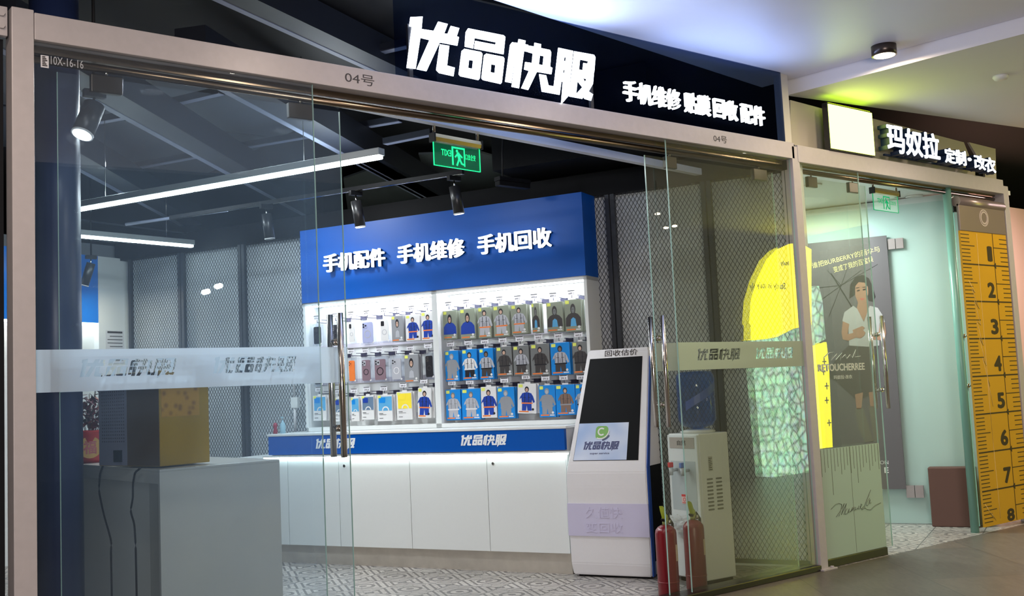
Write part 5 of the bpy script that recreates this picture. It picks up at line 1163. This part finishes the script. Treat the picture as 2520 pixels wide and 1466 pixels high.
m = MB(); a, b = pxy(2166, 1142), pxy(2186, 1133); fit_text(m, 'ON', PF, a[0], b[0], a[1], b[1], 0.0012); a, b = pxy(2168, 1158), pxy(2186, 1144); fit_text(m, 'E', PF, a[0]+0.03, b[0], a[1]-0.02, b[1]-0.02, 0.0012, 0.02)
obj('printed_text', m, P('white'), sheet)
# low brown cabinet behind the partition end
a = fz(2300, 1290)
m = MB(); m.M = CM; s0_, s1_ = sd(2292, 1280, D2-0.2)[0], sd(2410, 1280, D2-0.2)[0]; m.box(s0_, min(s1_, 3.68), D2-0.18, D2-0.06, 0.0, sd(2330, 1150, D2-0.2)[1], 0.01)
tag(obj('brown_ottoman', m, pm('brown_leather', (0.10, 0.045, 0.035), 0.6)), 'dark red brown low box at the right end of the teal partition', 'box')

# tailor shop front panes
s2f1 = fy(2150, 950, YF).x; s2s1 = fy(2166, 950, YS).x
w4 = pane('window_4', XM1, s2f1, YF, 0.06, ZB-0.02, GLR, 'fixed glass pane left of the tailor shop entrance')
d3 = pane('door_3', XM1+0.12, s2s1, YS, 0.04, 2.90, GLR, 'sliding glass door of the tailor shop slid open')
FG = film('frosted_green_panel', (0.56, 0.68, 0.56), 0.04, 0.35)
z1f = fy(2110, 1095, YF).z
m = MB(); m.prism([(XM1, 0.065), (s2f1, 0.065), (s2f1, z1f), (XM1, z1f)], 0, 0.0004, FP(0, YF-0.0065, 0)); fp_ = obj('frosted_panel', m, FG, w4)
m = MB(); x = XM1+0.03; k = 0
while x < s2f1-0.02:
    ln = 0.34 if k in (3,) else 0.28 if k == 11 else 0.20-0.03*((k*7) % 3)
    m.prism([(x, z1f-ln), (x+0.006, z1f-ln), (x+0.006, z1f-0.004), (x, z1f-0.004)], 0.0005, 0.001, FP(0, YF-0.0065, 0)); x += 0.040; k += 1
xm = (XM1+s2f1)/2; m.prism([(xm-0.002, 0.07), (xm+0.002, 0.07), (xm+0.002, z1f), (xm-0.002, z1f)], 0.0005, 0.001, FP(0, YF-0.0065, 0))
obj('scale_lines', m, pm('film_ink', (0.16, 0.19, 0.13), 0.6), fp_)
def script_text(px_pts, y, wd, name, mat, parent):
    mm = MB()
    for P_ in px_pts:
        W_ = [fy(px, py, y) for px, py in P_]
        mm.tube(W_, wd, 5)
    return obj(name, mm, mat, parent)
S0 = lambda X, Y: (1960+X/4.887, 1120+Y/4.887)
strokes = [[(415,650),(470,590),(510,575),(545,590),(525,700),(510,730)], [(478,740),(520,680),(575,580),(560,640),(540,715)], [(540,715),(600,580),(590,640),(570,715)],
           [(610,640),(590,670),(585,710),(610,700),(635,640),(625,690),(650,670)], [(650,680),(675,625),(665,670),(695,620),(690,665),(715,650)], [(715,620),(705,655),(735,640),(750,605),(740,645),(765,640)], [(765,630),(790,590),(775,585),(765,620),(780,645),(815,610)],
           [(815,610),(870,480),(893,415),(850,520),(815,610),(825,620)], [(880,515),(850,560),(835,600),(855,605),(885,530),(880,580),(900,570)], [(785,655),(820,630),(850,650),(890,655),(950,600),(1015,570)]]
script_text([[S0(*p) for p in st_] for st_ in strokes], YF-0.008, 0.0022, 'script_signature', pm('film_ink', (0.16, 0.19, 0.13), 0.6), fp_)
strokes2 = [[(px+0, py) for px, py in ((2028, 880), (2040, 868), (2052, 866), (2046, 886))], [(2046, 886), (2060, 870), (2056, 886), (2072, 868), (2068, 886)], [(2072, 880), (2080, 872), (2084, 882), (2092, 872), (2098, 880), (2106, 860), (2104, 878), (2118, 876)]]
PALE = pm('pale_print', (0.55, 0.58, 0.50), 0.5)
script_text(strokes2, YF-0.008, 0.002, 'script_print', PALE, w4)
m = MB(); a, b = fy(2014, 905, YF-0.008), fy(2128, 905, YF-0.008); z0_ = fy(2070, 912, YF-0.008).z; fit_text(m, 'RETOUCHERREE', FP(0, YF-0.008, 0), a.x, b.x, z0_, z0_+0.055, 0.001, 0.02); obj('printed_name', m, PALE, w4)
m = MB(); a, b = fy(2052, 927, YF-0.008), fy(2097, 927, YF-0.008); z0_ = fy(2075, 932, YF-0.008).z; fit_text(m, '玛奴拉·改衣', FP(0, YF-0.008, 0), a.x, b.x, z0_, z0_+0.03, 0.001, 0.0); obj('printed_subtitle', m, PALE, w4)
handle(d3, fy(2163, 900, YS).x, YS, fy(2170, 1005, YS).z, fy(2160, 778, YS).z)
for a, b in ((1985, 2008), (2085, 2110)): clamp(d3, fy(a, 440, YS).x, fy(b, 455, YS).x, YS)
# right hand door with teal edge
tl0, tl1 = fy(2362, 900, YS).x, 8.80
d4 = pane('door_4', tl0, tl1, YS, 0.04, 2.90, GLT, 'narrow teal glass door leaf beside the tape measure panel')
handle(d4, fy(2376, 900, YS).x, YS, fy(2380, 990, YS).z, fy(2374, 786, YS).z)
clamp(d4, tl0+0.13, tl1-0.02, YS, 2.78, 2.87)
struct('trim_11', MB().cyl((8.70, 0.085, 0), (8.70, 0.085, 3.0), 0.035), pm('teal_tube', (0.16, 0.34, 0.28), 0.3), label='teal green tube beside the tape panel')
# tape measure panel
TX0, TX1 = 8.735, XR0-0.01
tp = thing('tape_measure_panel', 'tall yellow panel printed like a tape measure with numbers one to eight', 'panel', ((TX0+TX1)/2, 0.02, 0))
YEL = pm('tape_yellow', (0.62, 0.33, 0.012), 0.4, var=0.05, nscale=3); BRN = pm('tape_brown', (0.035, 0.018, 0.008), 0.5)
zTop = fy(2420, 572, 0.0).z
yp = obj('tape_print', MB().box(TX0, TX1, 0.012, 0.03, 0.045, zTop), YEL, tp)
cp = obj('cap', MB().box(TX0, TX1, 0.004, 0.03, zTop, 2.84, 0.006).cyl((TX0, 0.03, 2.86), (TX1, 0.03, 2.86), 0.045), pm('cap_bronze', (0.30, 0.24, 0.22), 0.35, metal=0.5), tp)
rc = fy(2422, 536, 0.0); m = MB(); F = FP(rc.x, 0.004, rc.z); arc(m, F, 0, 0, 0.045, 0.060, 0, 360, 0, 0.004, 32); arc(m, F, 0, 0, 0.066, 0.078, 0, 360, 0, 0.003, 32); obj('ring_print', m, pm('ring_pale', (0.5, 0.42, 0.38), 0.4), cp)
m = MB(); F = FP(0, 0.0118, 0)
nz = [fy(*p).z for p in ((2430, 652), (2440, 744), (2447, 834), (2455, 926), (2462, 1014), (2468, 1105), (2475, 1200))]
stp = (nz[0]-nz[-1])/6; xv = TX0+0.69*(TX1-TX0)
ys_ = [nz[0]-stp*k for k in range(-1, 8)]
m.prism([(xv-0.004, 0.05), (xv+0.004, 0.05), (xv+0.004, zTop), (xv-0.004, zTop)], 0, 0.0015, F)
for k, z in enumerate(ys_):
    if z < zTop-0.01 and z > 0.06:
        m.box(TX0, TX1, z-0.006, z+0.006, 0, 0.0015, M=F); m.prism([(xv-0.028, z), (xv+0.02, z+0.028), (xv+0.02, z-0.028)], 0, 0.0018, F)
    for j in range(1, 10):
        zz = z+stp*j/10
        if 0.06 < zz < zTop-0.01: 
            L_ = 0.20 if j == 5 else 0.14
            m.box(TX0, TX0+L_*(1 if j != 5 else 1.1), zz-0.0035, zz+0.0035, 0, 0.0015, M=F)
    for j in range(1, 8):
        zz = z+stp*j/8
        if 0.06 < zz < zTop-0.01: m.box(TX1-0.13 if j != 4 else xv, TX1, zz-0.0035, zz+0.0035, 0, 0.0015, M=F)
obj('scale_marks', m, BRN, yp)
for k in range(8):
    z = nz[0]-stp*k
    m = MB(); z0_, z1_ = z+0.035, z+0.175
    if k == 7: z0_, z1_ = 0.05, 0.16
    fit_text(m, str(k+1), F, xv-(0.16 if k else 0.115), xv-0.03, z0_, z1_, 0.0015, 0.035); obj('number', m, BRN, yp)
sc_ = MB()
for P_ in ([(2403, 575), (2412, 700), (2424, 850), (2436, 1000), (2446, 1110), (2458, 1230), (2462, 1275)], [(2384, 690), (2400, 720), (2392, 712), (2410, 760), (2398, 740), (2414, 800), (2404, 790), (2420, 850), (2410, 830), (2428, 900), (2418, 880), (2436, 950), (2430, 930), (2444, 1000)], [(2424, 1240), (2434, 1255), (2430, 1250), (2446, 1275), (2440, 1262), (2452, 1280)]):
    sc_.tube([fy(px, py, 0.0105) for px, py in P_], 0.0022, 5)
obj('scribble_print', sc_, pm('pale_yellow_line', (0.80, 0.58, 0.20), 0.5), yp)
# tailor shop sign: beige boards, light box and channel letters
BEI = pm('beige_board', (0.48, 0.43, 0.35), 0.5)
def fboard(pxs, y, name, lab, mat=BEI):
    m = MB(); m.prism([(lambda X: (X.x, X.z))(fy(px, py, y)) for px, py in pxs], -0.02, 0, FP(0, y, 0)); return tag(obj(name, m, mat), lab, 'board')
fboard([(1945, 246), (2035, 270), (2150, 292), (2372, 350), (2400, 420), (2400, 460), (1945, 372)], 0.13, 'sign_board', 'beige board behind the tailor shop sign letters')
fboard([(2385, 350), (2450, 366), (2453, 470), (2425, 465), (2424, 418)], 0.13, 'sign_board', 'beige board piece right of the diagonal black gap')
struct('trim_12', MB().box(XM0, XM0+0.075, 0.05, 0.12, 3.10, 3.66), pm('cream_corner', (0.62, 0.58, 0.50), 0.5), label='cream corner strip right of the dark fascia')
lb0, lb1 = fy(2040, 372).x, fy(2147, 390).x
lbx = thing('light_box', 'square glowing yellow white light box above the tailor shop', 'light box', ((lb0+lb1)/2, 0.0, ZT-0.012))
obj('housing', MB().box(lb0-0.008, lb1+0.004, -0.02, 0.03, ZT-0.01, 3.485, 0.003), pm('black_gloss_box', (0.02, 0.02, 0.02), 0.12), lbx)
obj('lit_face', MB().box(lb0, lb1, -0.026, -0.0195, ZT+0.002, 3.472), em('box_lime_glow', (0.80, 1.0, 0.16), 5.5), lbx)
obj('lit_top', MB().box(lb0+0.01, lb1-0.01, -0.016, 0.03, 3.485, 3.487), em('box_lime_edge', (0.60, 1.0, 0.01), 4.0), lbx)
q = [fz(*p, 3.34) for p in ((1943, 300), (2034, 318), (2034, 356), (1952, 348))]
tag(obj('ceiling_board', MB().prism([(p.x, p.y) for p in q], 3.34, 3.35), BEI), 'small beige ceiling board left of the glowing light box', 'board')
c = fz(1962, 317, 3.335); t = thing('ceiling_downlight', 'bright oval downlight left of the glowing light box', 'light', c)
obj('lens', MB().lathe([(0.0, 3.330), (0.065, 3.330), (0.065, 3.339)], (c.x, c.y, 0), 24), em('cool_lens', (1, 1, 0.95), 8), t)
s3 = thing('tailor_sign', 'glowing white channel letters with dark blue sides above the tailor shop', 'sign', (8.4, -0.03, ZT))
RET = pm('navy_return', (0.008, 0.02, 0.06), 0.35)
for body, (pa_, pb_), z0_, z1_ in (('玛', ((2186, 380), (2229, 395)), 3.150, 3.375), ('奴', ((2231, 385), (2273, 400)), 3.150, 3.375), ('拉', ((2274, 395), (2315, 410)), 3.150, 3.375),
                       ('定', ((2327, 410), (2353, 415)), 3.145, 3.275), ('制', ((2353, 410), (2379, 420)), 3.145, 3.275), ('·', ((2383, 415), (2392, 418)), 3.195, 3.225), ('改', ((2399, 420), (2426, 425)), 3.135, 3.265), ('衣', ((2425, 425), (2451, 430)), 3.125, 3.262)):
    xa, xb = fy(*pa_, -0.10).x, fy(*pb_, -0.10).x
    m = MB(); fit_text(m, body, FP(0, -0.10, 0), xa, xb, z0_, z1_, 0.006, 0.020); ch = obj('sign_character', m, [LETTER2], s3)
    m = MB(); fit_text(m, body, FP(0, -0.02, 0), xa-0.004, xb+0.004, z0_-0.004, z1_+0.004, 0.079, 0.026); obj('letter_return', m, RET, ch)
obj('back_rail', MB().box(7.62, 9.35, -0.018, 0.0, ZT+0.02, ZT+0.035), RET, s3)
a_, b_ = fy(2147, 465, 0.30), fy(2228, 478, 0.30)
exit_sign((2147, 468), (2228, 480), 2.85, 0.30, 0, 'pale washed out exit sign with gold housing inside the tailor shop', dim=True, lit=0.45)

# ------------------------------------------------------------------ beyond: the far right of the mall
tag(obj('far_shopfront', MB().box(10.2, 17.5, 1.4, 1.6, 0, 3.3), pm('pink_beige_wall', (0.70, 0.48, 0.42), 0.5)), 'pinkish far shop wall at the right edge', 'wall')
area('far_wall_pink_fill', (11.5, 0.3, 3.2), (R(20), 0, 0), 0.6, 60, (1.0, 0.72, 0.72))  # unseen pink fill added to light the far wall
# lit advertising board of the shop opposite, whose reflection shows in the right hand glass panes
ad = thing('advertising_board', 'yellow arched advertising light box of the opposite shop', 'sign', (12.7, -5.05, 0), math.pi)
AF = frame((0, -5.0, 0), (-1, 0, 0))         # faces the storefront (+y); X runs to -x
def vx(px, py): X = fy(px, py, 5.0+0.09); return -X.x, X.z
ADY = em('ad_yellow', (0.88, 0.80, 0.0), 11.0); 
def stone_em():
    m = bpy.data.materials.new('ad_stone_print'); m.use_nodes = True; nt = m.node_tree; nt.nodes.clear(); L = nt.links.new
    o = nt.nodes.new('ShaderNodeOutputMaterial'); e = nt.nodes.new('ShaderNodeEmission'); tc = nt.nodes.new('ShaderNodeTexCoord'); v = nt.nodes.new('ShaderNodeTexVoronoi'); v.feature = 'DISTANCE_TO_EDGE'; v.inputs['Scale'].default_value = 7
    n = nt.nodes.new('ShaderNodeTexNoise'); n.inputs['Scale'].default_value = 9; n.inputs['Detail'].default_value = 8
    L(tc.outputs['Object'], v.inputs['Vector']); L(tc.outputs['Object'], n.inputs['Vector']); r = nt.nodes.new('ShaderNodeValToRGB')
    r.color_ramp.elements[0].color = (0.10, 0.18, 0.12, 1); r.color_ramp.elements[1].color = (0.42, 0.72, 0.50, 1); r.color_ramp.elements[1].position = 0.20
    L(v.outputs['Distance'], r.inputs[0]); mx = nt.nodes.new('ShaderNodeMixRGB'); mx.blend_type = 'MULTIPLY'; mx.inputs[0].default_value = 0.8
    L(r.outputs[0], mx.inputs[1]); L(n.outputs['Color'], mx.inputs[2]); L(mx.outputs[0], e.inputs[0]); e.inputs[1].default_value = 13.0; L(e.outputs[0], o.inputs[0]); return m
m = MB(); m.prism([vx(*p) for p in ((1832, 836), (1842, 835), (1842, 800), (1838, 795), (1842, 740), (1856, 690), (1880, 640), (1905, 615), (1935, 601), (1960, 602), (1985, 615), (1985, 800), (1940, 810), (1900, 830), (1862, 838))], 0, 0.05, AF)
face = obj('lit_face', m, ADY, ad)
m = MB(); m.prism([vx(*p) for p in ((1842, 838), (1900, 832), (1940, 812), (1980, 802), (1985, 1185), (1872, 1172))], 0, 0.05, AF); obj('lit_print', m, stone_em(), ad)
m = MB(); m.prism([vx(*p) for p in ((1990, 705), (2003, 705), (2012, 740), (2020, 835), (1990, 850))], 0, 0.05, AF); obj('lit_print', m, bpy.data.materials['ad_stone_print'], ad)
m = MB(); m.prism([vx(*p) for p in ((1990, 852), (2022, 842), (2028, 900), (2037, 1100), (1990, 1105))], 0, 0.05, AF); obj('lit_face', m, ADY, ad)
ADK = pm('ad_ink', (0.02, 0.02, 0.015), 0.5)
m = MB(); a, b = vx(1850, 705), vx(1920, 695); fit_text(m, 'Study in Italy', AF @ Matrix.Translation((0, 0, 0.051)), min(a[0], b[0]), max(a[0], b[0]), a[1]-0.06, a[1]+0.06, 0.002, 0.0); 
a, b = vx(1908, 650), vx(1928, 640); fit_text(m, 'Italy', AF @ Matrix.Translation((0, 0, 0.051)), min(a[0], b[0]), max(a[0], b[0]), a[1]-0.04, a[1]+0.04, 0.002)
obj('printed_text', m, ADK, face)
m = MB()
for px, py in ((2016, 890), (2014, 915), (2022, 950), (2022, 985), (2028, 1040)):
    a = vx(px, py); m.box(a[0]-0.05, a[0]+0.05, a[1]-0.008, a[1]+0.008, 0.051, 0.053, M=AF).box(a[0]-0.01, a[0]+0.01, a[1]-0.05, a[1]+0.05, 0.051, 0.053, M=AF)
obj('printed_text', m, ADK, face)
obj('back_case', MB().box(11.3, 14.0, -5.10, -5.045, 0.0, 3.45), BLACK, ad)

# distant globe lamps of the mall, seen only as reflections in the glass
for i, (px, py, yy, col) in enumerate(((510, 717, 13.5, (0.95, 1.0, 0.9)), (541, 703, 14.0, (0.95, 1.0, 0.9)), (1640, 521, 2.9, (1.0, 0.85, 0.65)), (1660, 556, 3.2, (1.0, 0.85, 0.65)))):
    X = fy(px, py, yy); c = Vector((X.x, 0.05-yy, X.z))
    t = thing('globe_lamp', 'small glowing globe lamp hanging across the mall behind the viewer, %s from the left' % ORD[i], 'lamp', c)
    obj('globe', MB().ball(c, 0.06 if i < 2 else 0.032, 0.06 if i < 2 else 0.032, 0.05 if i < 2 else 0.014), em('globe_glow_%d' % (i//2), col, 60.0 if i < 2 else 28.0), t)
    obj('hanging_rod', MB().cyl((c.x, c.y, c.z+0.05), (c.x, c.y, c.z+0.6), 0.006, seg=8), BLACK, t)
